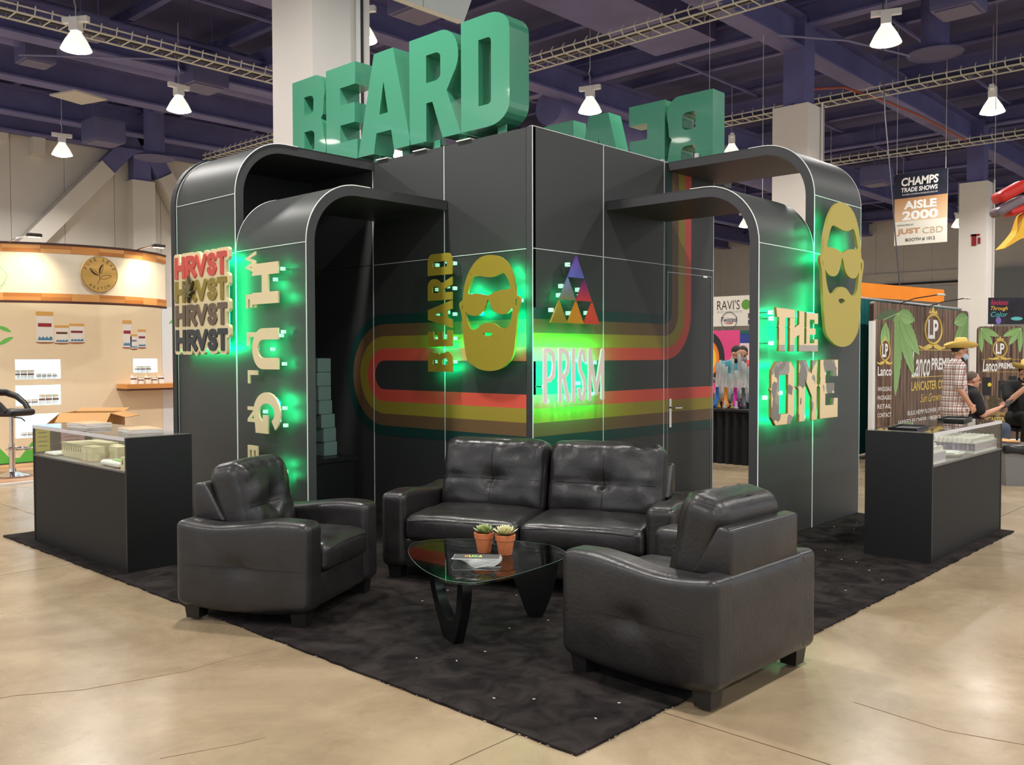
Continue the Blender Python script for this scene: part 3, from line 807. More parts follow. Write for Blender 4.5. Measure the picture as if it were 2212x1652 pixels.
# --- bearded face, shared outline
FO = [(850,113),(930,120),(1010,150),(1070,205),(1115,280),(1145,360),(1165,450),(1178,540),(1184,612),(1205,618),(1226,640),(1232,680),(1220,730),(1202,790),(1192,850),(1188,940),(1182,1030),(1175,1130),(1165,1230),(1150,1310),(1125,1360),(1090,1400),(1050,1440),(1000,1470),(940,1488),(860,1495),(790,1485),(730,1465),(690,1440),(650,1415),(615,1385),(595,1340),(580,1250),(565,1150),(555,1050),(548,950),(540,850),(533,800),(522,760),(508,710),(503,680),(513,655),(535,643),(549,636),(555,560),(565,480),(585,400),(610,330),(640,270),(690,195),(740,150),(790,123)]
FH = [[(690,350),(760,355),(850,378),(930,378),(990,360),(1045,333),(1085,400),(1110,470),(1125,535),(1050,535),(980,545),(920,565),(870,592),(840,592),(790,572),(720,562),(650,562),(608,568),(630,480),(660,400)],
 [(857,640),(870,655),(890,710),(910,765),(950,805),(1010,825),(1070,822),(1110,800),(1143,745),(1138,820),(1125,900),(1105,955),(1070,990),(1030,993),(990,975),(950,940),(910,922),(860,918),(810,922),(770,945),(730,980),(690,1000),(660,995),(630,960),(605,890),(590,820),(583,770),(610,805),(660,828),(720,832),(770,815),(810,770),(835,700),(848,655)],
 [(795,1045),(820,1035),(855,1028),(890,1035),(912,1048),(895,1070),(850,1083),(815,1070)],
 [(1180,650),(1195,655),(1200,690),(1193,735),(1181,735),(1176,690)], [(540,690),(549,695),(550,740),(542,750)], [(628,308),(634,304),(666,349),(660,353)]]
def face(t, cx, zt, wd, ht, y0, y1, m):
    f = lambda L, n: [(cx+(a-867)/728*wd, zt-(b-113)/1382*ht) for a, b in chaikin(L, n)]
    part('face_plate', G().plate([f(FO, 2)] + [f(h, 1) for h in FH], y0, y1), m, t)
t = sign('bearded_face_sign', 'mustard bearded face with sunglasses on the left tower wall, glowing green', (0, 0, 0), True)
face(t, -.423, 2.437, .745, 1.009, -.10, -.08, mustard_m)
leds(t, [((-.165,1.62),(-.15,1.95)), ((-.145,2.06),(-.15,2.18)), ((-.16,2.22),(-.23,2.33)), ((-.695,1.65),(-.705,1.80)), ((-.70,2.0),(-.695,2.2)), ((-.66,2.10),(-.5,2.09)), ((-.36,2.08),(-.2,2.1)), ((-.6,1.74),(-.55,1.72)), ((-.60,1.93),(-.5,1.93))], -.079, .013)
blocks(t, [(-.3,1.6), (-.6,1.6), (-.42,2.35), (-.075,2.03)], -.08, 0)
t = sign('bearded_face_sign', 'mustard bearded face with sunglasses on the right-hand arch', (0, -1.55, 0), False)
face(t, 2.345, 2.94, .95, 1.306, -.13, -.105, mat('mustard_acrylic_pale', (172,157,74), .5))
leds(t, [((2.0,1.92),(1.985,2.2)), ((1.965,2.38),(1.96,2.42)), ((1.99,2.50),(2.01,2.62)), ((2.05,2.70),(2.12,2.80)), ((2.05,1.80),(2.13,1.72)), ((2.06,2.45),(2.22,2.44)), ((2.46,2.46),(2.65,2.47)), ((2.70,2.5),(2.68,2.7))], -.104, .012)
blocks(t, [(2.2,1.8), (2.5,1.8), (2.35,2.8), (2.6,2.3)], -.105, 0)

# --- block letters of BEARD: outlines with holes in a unit box
def rr(x0, x1, z0, z1, r, c='tl tr br bl'):
    L = []
    for nm, cx, cz, a in (('bl', x0, z0, 180), ('br', x1, z0, 270), ('tr', x1, z1, 0), ('tl', x0, z1, 90)):
        if nm in c:
            ox = cx+(r[0] if nm[1] == 'l' else -r[0]); oz = cz+(r[1] if nm[0] == 'b' else -r[1])
            L += arc(ox, oz, r[0], a, a+90, 6, r[1])
        else: L.append((cx, cz))
    return L
BL = {
 'B': [[(0,0)] + [(.70,0)] + arc(.70,.2,.30,-80,35,8,.2) + [(.90,.47),(.86,.52),(.92,.56)] + arc(.70,.80,.27,-25,85,8,.2) + [(.68,1),(0,1)], rr(.36,.64,.60,.80,(.12,.05),'tr br'), rr(.36,.66,.19,.42,(.12,.05),'tr br')],
 'E': [[(0,0),(1,0),(1,.2),(.46,.2),(.46,.38),(.92,.38),(.92,.585),(.46,.585),(.46,.77),(.94,.77),(.94,1),(0,1)]],
 'A': [[(0,0),(.31,0),(.36,.20),(.64,.20),(.69,0),(1,0),(.68,1),(.32,1)], [(.42,.38),(.58,.38),(.5,.70)]],
 'R': [[(0,0),(.34,0),(.34,.36),(.46,.36),(.66,0),(1,0),(.74,.43)] + arc(.62,.74,.34,-45,85,10,.26) + [(.62,1),(0,1)], rr(.34,.62,.55,.81,(.1,.05),'tr br')],
 'D': [rr(0,1,0,1,(.42,.18),'tr br'), rr(.37,.63,.2,.79,(.07,.04),'tr br')],
}
def block(g, ch, x0, x1, z0, z1, y0, y1):
    return g.plate([[(x0+(x1-x0)*a, z0+(z1-z0)*b) for a, b in L] for L in BL[ch]], y0, y1)
t = sign('beard_roof_sign', 'large green BEARD letters standing on the front roof edge', (0, 0, TOP), True)
LB = (('B',-3.54,-2.925), ('E',-2.916,-2.385), ('A',-2.374,-1.554), ('R',-1.573,-.87), ('D',-.862,-.262))
Z0, Z1 = .08, 1.065
for ch, a, b in LB: part('letter', block(G(), ch, a, b, Z0, Z1, 0, .25), green_m, t)
for x in (-3.3,-2.7,-2.2,-1.75,-1.3,-.95,-.45):
    part('bracket', G().box(x-.05, x+.05, .1, .115, 0, Z0+.02), green_m, t)
for x in (-1.98,-1.42,-.82): part('bracket_plate', G().box(x-.09, x+.09, -.02, .2, .004, .014), white_m, t)
t = sign('beard_roof_sign', 'rear green BEARD letters seen from behind on the far roof edge', (3.36, 0, TOP), False)
t.rotation_euler = (0, 0, PI/2); WORLD[t] = Matrix.Translation((3.36, 0, TOP)) @ Matrix.Rotation(PI/2, 4, 'Z')
# read from the far side: x runs along +y, the printed front faces +x
for ch, a, b in LB: part('letter', block(G(), ch, a+3.66, b+3.66, .0, .985, 0, .25), green_m, t)
for x in (.3,.75,1.2): part('support_frame', G().box(x-.02, x+.02, .26, .30, -.3, .3).box(x, x+.45, .27, .29, .1, .12), white_m, t)
part('base_rail', G().box(-.0, 3.3, .05, .2, -.09, 0.0), edge_m, t)

# --- small BEARD reading upwards on the left tower wall
t = sign('beard_wall_sign', 'small mustard BEARD letters reading upwards beside the face', (0, 0, 0), True)
UP = lambda a0, b0: Matrix(((0,0,-1,b0), (0,1,0,0), (1,0,0,a0), (0,0,0,1)))
for ch, z0, z1 in (('B',1.415,1.60), ('E',1.646,1.794), ('A',1.815,2.064), ('R',2.07,2.276), ('D',2.30,2.496)):
    part('letter', block(G(UP(z0, -.888)), ch, 0, z1-z0, 0, .326, -.10, -.085), mustard_m, t)
    blocks(t, [(-.885,(z0+z1)/2), (-1.12,(z0+z1)/2), (-.98,(z0+z1)/2+.02)], -.085, -.02, .03)
leds(t, [((-1.17,1.93),(-1.1,1.93)), ((-.93,1.66),(-1.18,1.66)), ((-.92,1.44),(-.92,1.55)), ((-1.15,1.44),(-.95,1.44)), ((-.93,1.86),(-.93,1.85))], -.084, .008)

# --- prism triangle
t = sign('prism_triangle_sign', 'rainbow triangle made of six small triangles above the PRISM word', (0, 0, 0), False)
A, B_, C_ = Vector((.443,2.437)), Vector((.093,1.841)), Vector((.775,1.841))
P = lambda i, j: A + (B_-A)*(i/3) + (C_-B_)*(j/3)
tri_c = {(0,0): ((110,66,160),(98,112,190)), (1,0): ((120,140,190),(128,138,88)), (1,1): ((96,52,120),(206,70,66)), (2,0): ((170,160,60),(150,134,44)), (2,1): ((222,140,48),(206,150,40)), (2,2): ((220,92,64),(222,78,56))}
for (i, j), (c0, c1) in tri_c.items():
    p = [P(i, j), P(i+1, j), P(i+1, j+1)]; c = sum(p, Vector((0,0)))/3
    part('triangle', G().plate([[tuple(c+(q-c)*.985) for q in p]], -.12, -.105), grad_mat('prism_%d%d' % (i, j), c0, c1), t)
blocks(t, [(.36,2.35), (.27,2.16), (.5,2.14), (.14,1.95), (.37,1.93), (.62,1.94), (.24,2.08)], -.105, -.01, .034)
leds(t, [((.26,2.10),(.28,2.06)), ((.48,2.1),(.50,2.06))], -.104, .010)
# --- PRISM word
t = sign('prism_word_sign', 'tall thin pale PRISM letters over a bright green glow', (0, 0, 0), False)
pale_m = mat('pale_pink_acrylic', (236,224,216), .4, emis=(255,235,225), es=.12)
for ch, a, b in (('P',-.028,.131), ('R',.168,.318), ('I',.335,.40), ('S',.425,.548), ('M',.574,.803)):
    part('letter', glyph(G(), ch, a, b, 1.158, 1.626, .021, -.15, -.135), pale_m, t)
for ch, a, b in (('P',-.028,.131), ('R',.168,.318), ('I',.335,.40), ('S',.425,.548), ('M',.574,.803)):
    part('led_strip', G().strokes(skel(ch, a, b, 1.158, 1.626, .021), .009, -.134, -.132), led_m, t)
blocks(t, [(.02,1.3), (.30,1.42), (.22,1.35), (.31,1.2), (.45,1.52), (.47,1.32), (.6,1.5), (.7,1.5), (.66,1.22), (.52,1.2), (.05,1.18), (.38,1.58)], -.135, -.02, .032)

# --- THE ONE
t = sign('the_one_sign', 'faceted cream and grey THE ONE letters on the right-hand arch', (0, -1.55, 0), False)
def facet():
    m = mat('faceted_cream_grey', (230,206,160), .35)
    nt = m.node_tree; b = nt.nodes['Principled BSDF']; tc = nt.nodes.new('ShaderNodeTexCoord')
    mp = nt.nodes.new('ShaderNodeMapping'); mp.inputs['Scale'].default_value = (1,.01,.8); mp.inputs['Rotation'].default_value = (0,.5,0)
    v = nt.nodes.new('ShaderNodeTexVoronoi'); v.inputs['Scale'].default_value = 7.5; v.distance = 'MANHATTAN'
    r = nt.nodes.new('ShaderNodeValToRGB'); r.color_ramp.interpolation = 'CONSTANT'
    e = r.color_ramp.elements; e[0].color = (*lin((232,206,160)), 1); e[1].position = .42; e[1].color = (*lin((126,122,112)), 1)
    k = e.new(.72); k.color = (*lin((150,146,136)), 1)
    sp = nt.nodes.new('ShaderNodeSeparateColor')
    nt.links.new(tc.outputs['Object'], mp.inputs[0]); nt.links.new(mp.outputs[0], v.inputs['Vector'])
    nt.links.new(v.outputs['Color'], sp.inputs[0]); nt.links.new(sp.outputs[0], r.inputs[0]); nt.links.new(r.outputs[0], b.inputs['Base Color'])
    return m
fm = facet(); cm2 = mat('cream_mirror', (230,206,160), .35); gm = mat('grey_mirror', (168,158,148), .3); gold_m = mat('gold_edge', (150,124,60), .4, metal=.4)
def cs(c): return 1.101+(c-310)*.00156
def cz(c): return 1.951-(c-128)*.000680
def ths(L): return [(cs(a), cz(b)) for a, b in L]
TH = {'T': [(310,128),(525,140),(525,242),(412,242),(412,345),(406,358),(412,370),(412,655),(345,655),(345,372),(336,358),(345,345),(345,242),(322,242)],
      'H': [(466,244),(522,244),(522,362),(578,318),(578,150),(640,150),(640,345),(648,358),(640,370),(640,655),(578,655),(578,448),(522,490),(522,655),(466,655),(466,370),(458,358),(466,345)],
      'E': [(664,160),(812,165),(812,300),(765,300),(765,248),(706,248),(706,362),(780,362),(780,440),(706,440),(706,552),(765,552),(765,500),(812,500),(812,655),(642,655),(642,560),(664,560),(664,372),(656,358),(664,345)]}
for ch, L in TH.items():
    part('letter', G().plate([ths(L)], -.11, -.09), gold_m, t)
    c = ths(L); mx = sum(p[0] for p in c)/len(c); mz = sum(p[1] for p in c)/len(c)
    part('letter_face', G().plate([[(mx+(a-mx)*.975, mz+(b-mz)*.985) for a, b in c]], -.1115, -.11), cm2, t)
for (a, b) in ((345,412), (466,522), (578,812)):
    part('grey_facet', G().box(cs(a)+.004, cs(b)-.004, -.1125, -.1115, cz(648), cz(575)), gm, t)
def os_(c): return 1.010+(c-240)*.001605
def oz_(c): return 1.52-(c-755)*.000715
def ons(L): return [(os_(a), oz_(b)) for a, b in L]
ON = {'O': ([(300,768),(465,768),(508,850),(508,1055),(524,1080),(508,1105),(508,1400),(462,1500),(300,1500),(250,1400),(250,1105),(236,1085),(250,1060),(250,870)], [(338,925),(432,925),(432,1370),(338,1370)]),
      'N': ([(555,758),(640,758),(712,930),(718,758),(775,758),(775,1040),(790,1065),(775,1090),(775,1490),(716,1490),(716,1200),(630,985),(624,1490),(555,1490),(555,1100),(532,1080),(555,1050)], None),
      'E': ([(812,752),(1048,752),(1048,960),(975,960),(975,890),(880,890),(880,1045),(1000,1045),(1000,1175),(880,1175),(880,1325),(975,1325),(975,1240),(1048,1240),(1048,1485),(812,1485),(812,1095),(796,1070),(812,1045)], None)}
for ch, (L, H) in ON.items():
    loops = [ons(L)] + ([ons(H)] if H else [])
    part('letter', G().plate(loops, -.11, -.09), gold_m, t)
    c = loops[0]; mx = sum(p[0] for p in c)/len(c); mz = sum(p[1] for p in c)/len(c)
    part('letter_face', G().plate([[(mx+(a-mx)*(.97 if k == 0 else 1.06), mz+(b-mz)*(.985 if k == 0 else 1.015)) for a, b in q] for k, q in enumerate(loops)], -.1115, -.11), fm, t)
leds(t, [((1.14,1.92),(1.40,1.92)), ((1.19,1.62),(1.19,1.85)), ((1.38,1.62),(1.38,1.85)), ((1.56,1.62),(1.56,1.9)), ((1.69,1.62),(1.69,1.9)), ((1.7,1.61),(1.85,1.61)), ((1.7,1.92),(1.85,1.92)),
 ((1.07,1.06),(1.07,1.24)), ((1.07,1.32),(1.07,1.45)), ((1.13,1.48),(1.35,1.48)), ((1.13,1.02),(1.35,1.02)), ((1.38,1.1),(1.38,1.42)), ((1.56,1.02),(1.56,1.45)), ((1.81,1.05),(1.81,1.48)), ((1.97,1.03),(1.97,1.48)), ((2.03,1.03),(2.26,1.03)), ((2.03,1.48),(2.26,1.48))], -.089, .012)
blocks(t, [(1.09,1.91), (1.1,1.86), (1.1,1.66), (1.0,1.22), (1.26,1.25), (1.45,1.1), (1.68,1.03), (2.09,1.4), (2.08,1.13), (1.6,1.9)], -.09, -.01, .034)
# ================================================================ lounge furniture (front = -y)
def gauss(d, s): return math.exp(-(d*d)/(2*s*s))
def arm(t, side, W, D, aw=.19, z0=.085, z1=.615):
    """padded arm: dipped top line, bowed bottom, buttoned outer face; side = -1 left, +1 right"""
    h = z1-z0
    def fn(u, p):
        ty = p.y/(D/2)
        if p.z > 0:
            k = (p.z/(h/2))**2
            p.z -= k*.05*gauss(ty-.42, .5)
            p.z -= k*.035*max(0, -ty-.55)
        else:
            k = (p.z/(h/2))**2
            p.z -= k*.03*max(0, 1-ty*ty)
        out = u.x*side
        if out > 0:
            b = max(0, 1-ty*ty)*max(0, 1-(p.z/(h/2))**2)
            p.x += side*.022*b*out
            dd = math.hypot(p.y-.0, p.z+.02)
            p.x -= side*out*(.028*gauss(dd, .035)+.012*gauss(dd, .10))
            p.x -= side*out*.004*gauss(p.z+.02+.0, .012)*b
        return p
    o = part('arm', G().rbox((side*(W/2-aw/2), 0, (z0+z1)/2), (aw, D, h), .05, 26, fn), leather_m, t, True, 180)
    xs = side*(W/2-.012)
    pts = []
    for i in range(25):
        y = -D/2+.03+(D-.06)*i/24; ty = y/(D/2)
        pts.append((xs+side*.003, y, z1-.028-.05*gauss(ty-.42,.5)-.035*max(0,-ty-.55)*.6))
    part('seam', G().tube(pts, .0035, 6), seam_m, o)
    pts = [(side*(W/2+.023*max(0,1-(y/(D/2))**2)-.022*gauss(y,.05)), y, (z0+z1)/2-.02) for y in [-D/2+.06+(D-.12)*i/30 for i in range(31)]]
    part('seam', G().tube(pts, .002, 6), seam_m, o)
    return o
def wrinkle(p, amp=.006, f=9, seed=0.):
    return amp*noise.noise(Vector((p.x*f+seed, p.y*f, p.z*f)))
def seat_cushion(t, cx, w, d, y0, seed):
    def fn(u, p):
        b = max(0, 1-u.x**4)*max(0, 1-u.y**4)
        if u.z > 0: p.z += .03*b + wrinkle(p, .006, 8, seed)*u.z
        if u.y < -.5: p.z -= .0; p.y -= .012*max(0, 1-u.z*u.z)*max(0, 1-u.x**4)
        p.z += wrinkle(p, .004, 20, seed)
        return p
    o = part('seat_cushion', G().rbox((cx, y0+d/2, .365), (w, d, .17), .045, 22, fn), leather_m, t, True, 180)
    z = .365+.062
    part('seam', G().tube([(cx-w/2+.03, y0-.002, z-.012), (cx-w/4, y0-.01, z+.004), (cx, y0-.012, z+.008), (cx+w/4, y0-.01, z+.004), (cx+w/2-.03, y0-.002, z-.012)], .003, 6), seam_m, o)
    return o
def back_cushion(t, cx, w, y, z0, hgt, seed, cross=True, th=.23):
    tilt = Matrix.Translation((cx, y, z0)) @ Matrix.Rotation(math.radians(-13), 4, 'X')
    zb = -.03
    def fn(u, p):
        b = max(0, 1-u.x**4)*max(0, 1-u.z**4)
        front = -u.y
        if front > 0:
            p.y -= .045*b*front
            dd = math.hypot(p.x, p.z-zb)
            p.y += front*(.045*gauss(dd, .045)+.018*gauss(dd, .13))
            if cross: p.y += front*(.010*gauss(p.z-zb, .012)+.008*gauss(p.x, .012))
            top = max(0, p.z/(hgt/2)-.35)
            p.y += front*top*.05*noise.noise(Vector((p.x*24+seed, p.z*7, seed)))
            p.y += front*.016*noise.noise(Vector((p.x*11+seed, p.z*11, seed+4)))
        else:
            p.y += .01*b
        p.z += .018*max(0, 1-u.x**4)*(1 if u.z > 0 else 0)*max(0, u.z) + .006*noise.noise(Vector((p.x*9+seed, 2, seed)))
        return p
    o = part('back_cushion', G().rbox((0, 0, hgt/2), (w, th, hgt), .075, 30, fn, M=tilt), leather_m, t, True, 180)
    if cross:
        def yy(x, z):
            u = x/(w/2); v = (z-hgt/2)/(hgt/2); b = max(0, 1-u**4)*max(0, 1-v**4); dd = math.hypot(x, z-hgt/2-zb)
            return -th/2-.045*b+.045*gauss(dd,.045)+.018*gauss(dd,.13)+.008
        part('seam', G().tube([tilt @ Vector((x, yy(x, hgt/2+zb), hgt/2+zb)) for x in [-w/2+.04+(w-.08)*i/24 for i in range(25)]], .003, 6), seam_m, o)
        part('seam', G().tube([tilt @ Vector((0, yy(0, z), z)) for z in [.06+(hgt-.1)*i/20 for i in range(21)]], .003, 6), seam_m, o)
    # welt along the top edges
    part('welt', G().tube([tilt @ Vector(p) for p in ((-w/2+.02, th/2-.03, hgt*.55), (-w/2+.02, th/2-.04, hgt-.05), (-w/2+.06, th/2-.05, hgt+.0), (0, th/2-.05, hgt+.017), (w/2-.06, th/2-.05, hgt+.0), (w/2-.02, th/2-.04, hgt-.05), (w/2-.02, th/2-.03, hgt*.55))], .004, 6), seam_m, o)
    return o
def legs(t, W, D, inset=.09):
    for sx in (-1, 1):
        for sy in (-1, 1):
            g = G(); x = sx*(W/2-inset); y = sy*(D/2-inset)
            vs = [(x+a*.042, y+b*.042, 0) for a, b in ((-1,-1),(1,-1),(1,1),(-1,1))] + [(x+a*.055, y+b*.055, .12) for a, b in ((-1,-1),(1,-1),(1,1),(-1,1))]
            g.add(vs, [(3,2,1,0),(4,5,6,7),(0,1,5,4),(1,2,6,5),(2,3,7,6),(3,0,4,7)])
            part('leg', g, mat('black_wood_leg', (22,20,20), .4), t)
def lounge(name, label, W, D, n, loc, rotz, group=None, hgt=.5):
    t = thing(name, label, 'sofa' if n > 1 else 'armchair', loc, rotz, group)
    legs(t, W, D)
    for s in (-1, 1): arm(t, s, W, D)
    iw = W-2*.19
    part('base', G().rbox((0, -.01, .19), (iw+.02, D-.06, .2), .02, 6), leather_m, t, True, 60)
    part('outer_back', G().rbox((0, D/2-.075, .335), (W-.10, .15, .49), .04, 10), leather_m, t, True, 60)
    # narrower raised back, wedge-shaped from the side
    bw = iw+.04; yb = D/2-.01
    g = G(); prof = [(yb-.22,.555), (yb-.01,.555), (yb-.01,.78), (yb-.085,.785)]
    vs = [(x, y, z) for x in (-bw/2, bw/2) for y, z in prof]
    g.add(vs, [(0,1,2,3), (4,7,6,5), (0,4,5,1), (1,5,6,2), (2,6,7,3), (3,7,4,0)])
    me = g.mesh('head_rest'); o = bpy.data.objects.new('tmp', me); col.objects.link(o)
    me2 = baked(o, [('BEVEL', dict(width=.018, segments=3))]); bpy.data.objects.remove(o)
    for p in me2.polygons: p.use_smooth = True
    part('head_rest', me2, leather_m, t)
    cw = iw/n
    for i in range(n):
        cx = -iw/2+cw*(i+.5)
        seat_cushion(t, cx, cw-.006, D-.22, -D/2-.012, 3.1*i+n)
        back_cushion(t, cx, cw-.012, D/2-.30, .40, hgt, 5.3*i+n*2)
    return t
lounge('sofa', 'black leather two-cushion sofa in front of the tower corner', 2.06, .92, 2, (-.965, -.94, .0145), math.radians(-68), None, .53)
lounge('armchair', 'black leather armchair on the left, facing the coffee table', .96, .88, 1, (-2.60, -.215, .0145), math.radians(27), 'black leather armchairs')
lounge('armchair', 'black leather armchair in the right foreground, seen from its back corner', .97, .88, 1, (-1.865, -2.71, .0145), math.radians(179), 'black leather armchairs')
# ================================================================ coffee table and what stands on it
TO = [(-2.265,-1.02),(-2.118,-.883),(-2.01,-.877),(-1.912,-.919),(-1.804,-1.017),(-1.735,-1.113),(-1.638,-1.262),(-1.593,-1.416),(-1.569,-1.545),(-1.628,-1.697),(-1.718,-1.803),(-1.823,-1.849),(-1.997,-1.878),(-2.25,-1.903),(-2.449,-1.892),(-2.547,-1.856),(-2.582,-1.79),(-2.597,-1.702),(-2.565,-1.56),(-2.494,-1.386),(-2.388,-1.197)]
table = thing('coffee_table', 'rounded triangular glass coffee table on black sculpted wooden legs', 'coffee table', (-2.07, -1.45, .013))
Mtop = Matrix(((1,0,0,0), (0,0,1,0), (0,-1,0,.413), (0,0,0,1)))
g = G(); L = chaikin(TO[::-1], 2); g.plate([L], 0, .016, M=Mtop)
part('glass_top', g, sheet_glass('table_glass', (205,218,212)), table, world=True)
part('glass_rim', G().tube([(a, b, .4105) for a, b in L], .0013, 6, closed=True), mat('glass_edge_green', (104,124,118), .1, spec=.8), table, True, world=True)
wood = mat('black_lacquer_wood', (14,14,15), .22, spec=.6)
def fin(P1, P2, F, w=.055):
    """curved boomerang leg: foot F on the floor, arms up to P1 and P2"""
    F = Vector(F); P1 = Vector(P1); P2 = Vector(P2); u = Vector((P2.x-P1.x, P2.y-P1.y, 0)); L = u.length; u.normalize()
    q = Vector((-u.y, u.x, 0))
    a = (F-P1).dot(u); z = P1.z
    top = [(-.005, z), (.045, z), (.055, z*.7), (.075, z*.42), (a+.01, z*.30), (L-.20, z*.36), (L-.10, z*.58), (L-.065, z*.8), (L-.06, z), (L, z)]
    bot = [(L+.015, z*.85), (L-.02, z*.6), (a+.09, .0), (a+.03, 0.0), (a-.035, 0.0), (a-.06, .03), (.0, z*.55), (-.02, z*.8)]
    lp = chaikin(top+bot, 2)
    M = Matrix(((u.x, q.x, 0, P1.x), (u.y, q.y, 0, P1.y), (0, 0, 1, 0), (0, 0, 0, 1)))
    return G(M).plate([lp], -w/2, w/2)
part('front_leg', fin((-2.44,-1.70,.395), (-2.305,-1.30,.395), (-2.38,-1.57,0)), wood, table, True, 35, world=True)
MRL = Matrix(((.682,.731,0,-1.74), (-.731,.682,0,-1.57), (0,0,1,0), (0,0,0,1)))
part('rear_leg', G(MRL).plate([chaikin([(-.19,.395), (.13,.395), (.135,.33), (.115,.2), (.07,.08), (.04,.013), (-.035,.013), (-.06,.05), (-.11,.2), (-.17,.33)], 2)], -.03, .03), wood, table, True, 35, world=True)
TZ = .414
terra = mat('terracotta', (190,110,66), .75, var=(25,.1))
def succulent(label, x, y, r, greens, n):
    t = thing('succulent_pot', label, 'potted plant', (x, y, TZ), 0, 'succulents on the coffee table')
    part('pot', G().lathe([(.0,0), (.036,0), (.039,.004), (.052,.085), (.057,.085), (.06,.115), (.052,.117), (.048,.10), (.0,.10)], 24), terra, t, True)
    part('soil', G().lathe([(0,.104), (.049,.104)], 20), mat('dark_soil', (40,30,24), .9), t)
    lm = [grad_mat('succulent_%s_%d' % (label[:4], k), c1, c0, 1) for k, (c0, c1) in enumerate(greens)]
    # one pointed leaf, copied round the rosette
    vs = []; prof = [(0,.004,.002), (.25,.010,.004), (.55,.013,.005), (.8,.009,.003), (1,.0005,.0005)]
    for f, hw, th in prof: vs += [(-hw, f, .12*f*f+th*.2), (0, f, .12*f*f-th), (hw, f, .12*f*f+th*.2), (0, f, .12*f*f+th)]
    fs = []
    for i in range(4):
        for k in range(4): fs.append((i*4+k, i*4+(k+1) % 4, i*4+4+(k+1) % 4, i*4+4+k))
    meshes = []
    for m in lm:
        me = G().add([(a, b*1.0, c) for a, b, c in vs], fs).mesh('leaf', True, 180); me.materials.append(m); meshes.append(me)
    for i in range(n):
        f = i/n; a = i*2.39996; ln = r*(.45+.6*f); el = math.radians(78-66*f)
        o = part('leaf', meshes[i % len(meshes)], None, t)
        o.matrix_basis = Matrix.Translation((0, 0, .108+.012*(1-f))) @ Matrix.Rotation(a, 4, 'Z') @ Matrix.Rotation(el, 4, 'X') @ Matrix.Diagonal((1.15, ln, ln, 1))
succulent('green succulent in a terracotta pot, the left of the two', -2.0, -1.40, .078, [((70,92,46),(150,168,100)), ((90,112,60),(186,196,140))], 44)
succulent('yellow-green tipped succulent in a terracotta pot, the right one', -1.962, -1.535, .088, [((150,150,60),(222,216,170)), ((70,84,50),(214,210,160)), ((196,184,84),(232,226,190))], 46)
card_top = mat('brochure_dark_cover', (70,72,70), .55); card_e = mat('brochure_paper', (226,226,224), .6)
bc = Vector((-2.23, -1.44))
for i in range(9):
    a = math.radians(-50 - (0 if i == 8 else (8-i)*8))
    z = TZ+.0035*i
    t = thing('brochure', ('top brochure with a colourful printed word on the glass table' if i == 8 else 'dark brochure in the fanned stack on the glass table'), 'brochure', (-2.21, -1.55, z), a, 'fanned brochures on the coffee table')
    part('pages', G().box(-.13, .13, -.06, .06, 0, .003), card_e, t)
    part('cover', G().box(-.1288, .1288, -.0588, .0588, .003, .0034), card_top, t)
    if i == 8:
        Mt = Matrix(((1,0,0,0), (0,0,1,0), (0,1,0,0), (0,0,0,1)))
        for k, (ch, rgb) in enumerate((('W',(220,150,60)), ('U',(210,210,90)), ('S',(120,190,120)), ('A',(230,220,110)))):
            part('printed_letter', G().text(ch, -.07+k*.026, -.046+k*.026, -.02, .03, .0037, bold=.04, M=Mt), mat('print_%d' % k, rgb, .5), t)

# ================================================================ display cases (front = -y, origin at front left foot)
def case(label, loc, rotz, back_m):
    W, D, H = 1.78, .5, .975
    t = thing('display_case', label, 'display case', loc, rotz, 'black glass-topped display cases')
    part('body', G().box(.02, W-.02, .004, D, 0, .715), mat('black_front_laminate', (18,17,17), .58, spec=.35), t)
    for x in (0, W-.02): part('side_panel', G().box(x, x+.02, 0, D, 0, H-.008), black_m, t)
    part('display_deck', G().box(.02, W-.02, .004, D, .715, .725), mat('grey_deck', (132,126,120), .5), t)
    part('back_panel', G().box(.02, W-.02, D-.015, D, .725, H-.01), back_m, t)
    part('front_glass', G().box(.021, W-.021, .002, .007, .726, H-.012), glass_m, t)
    part('top_glass', G().box(0, W, 0, D, H-.008, H), glass_m, t)
    part('glass_edge_trim', G().box(.02, W-.02, -.004, .002, H-.03, H-.004), mat('frosted_trim', (206,202,204), .35), t)
    part('deck_trim', G().box(.02, W-.02, -.002, .004, .715, .727), mat('grey_trim', (96,94,92), .4), t)
    return t
caseR = case('black display case with vial racks on the right', (1.27, -2.83, .013), 0, mat('frosted_back', (186,176,172), .25))
caseL = case('black display case with cream boxes on the left', (-2.91, 3.07, .013), -PI/2, mat('frosted_back', (186,176,172), .25))
def at_case(c, x, y, z): return tuple(WORLD[c] @ Vector((x, y, z)))
RZL = -PI/2; DZ = .725
boxm = mat('cream_carton', (226,212,172), .6); bprint = mat('brown_leaf_print', (92,62,40), .6)
cart = {}
def carton(c, rz, x, y, z, w, d, h, label, leaf=False, group='cream cartons in the left display case'):
    t = thing('carton', label, 'box', at_case(c, x, y, z), rz, group)
    part('box', G().box(0, w, 0, d, 0, h), boxm, t)
    if leaf:
        cx, cz = w/2, h*.62
        part('leaf_print', G().plate([chaikin([(cx-w*.16, cz-h*.18), (cx+w*.02, cz-h*.22), (cx+w*.18, cz), (cx+w*.1, cz+h*.2), (cx-w*.06, cz+h*.14)], 1)], -.0008, 0), bprint, t)
    part('flap_line', G().box(0, w, -.0006, 0, h*.86, h*.87), mat('carton_shadow_line', (188,170,128), .7), t)
    return t
for i in range(9):
    for j in range(4):
        carton(caseL, RZL, .30+i*.045, .12+j*.075, DZ, .043, .073, .115, 'slim cream carton in the long block of boxes in the left display case', leaf=(j == 0))
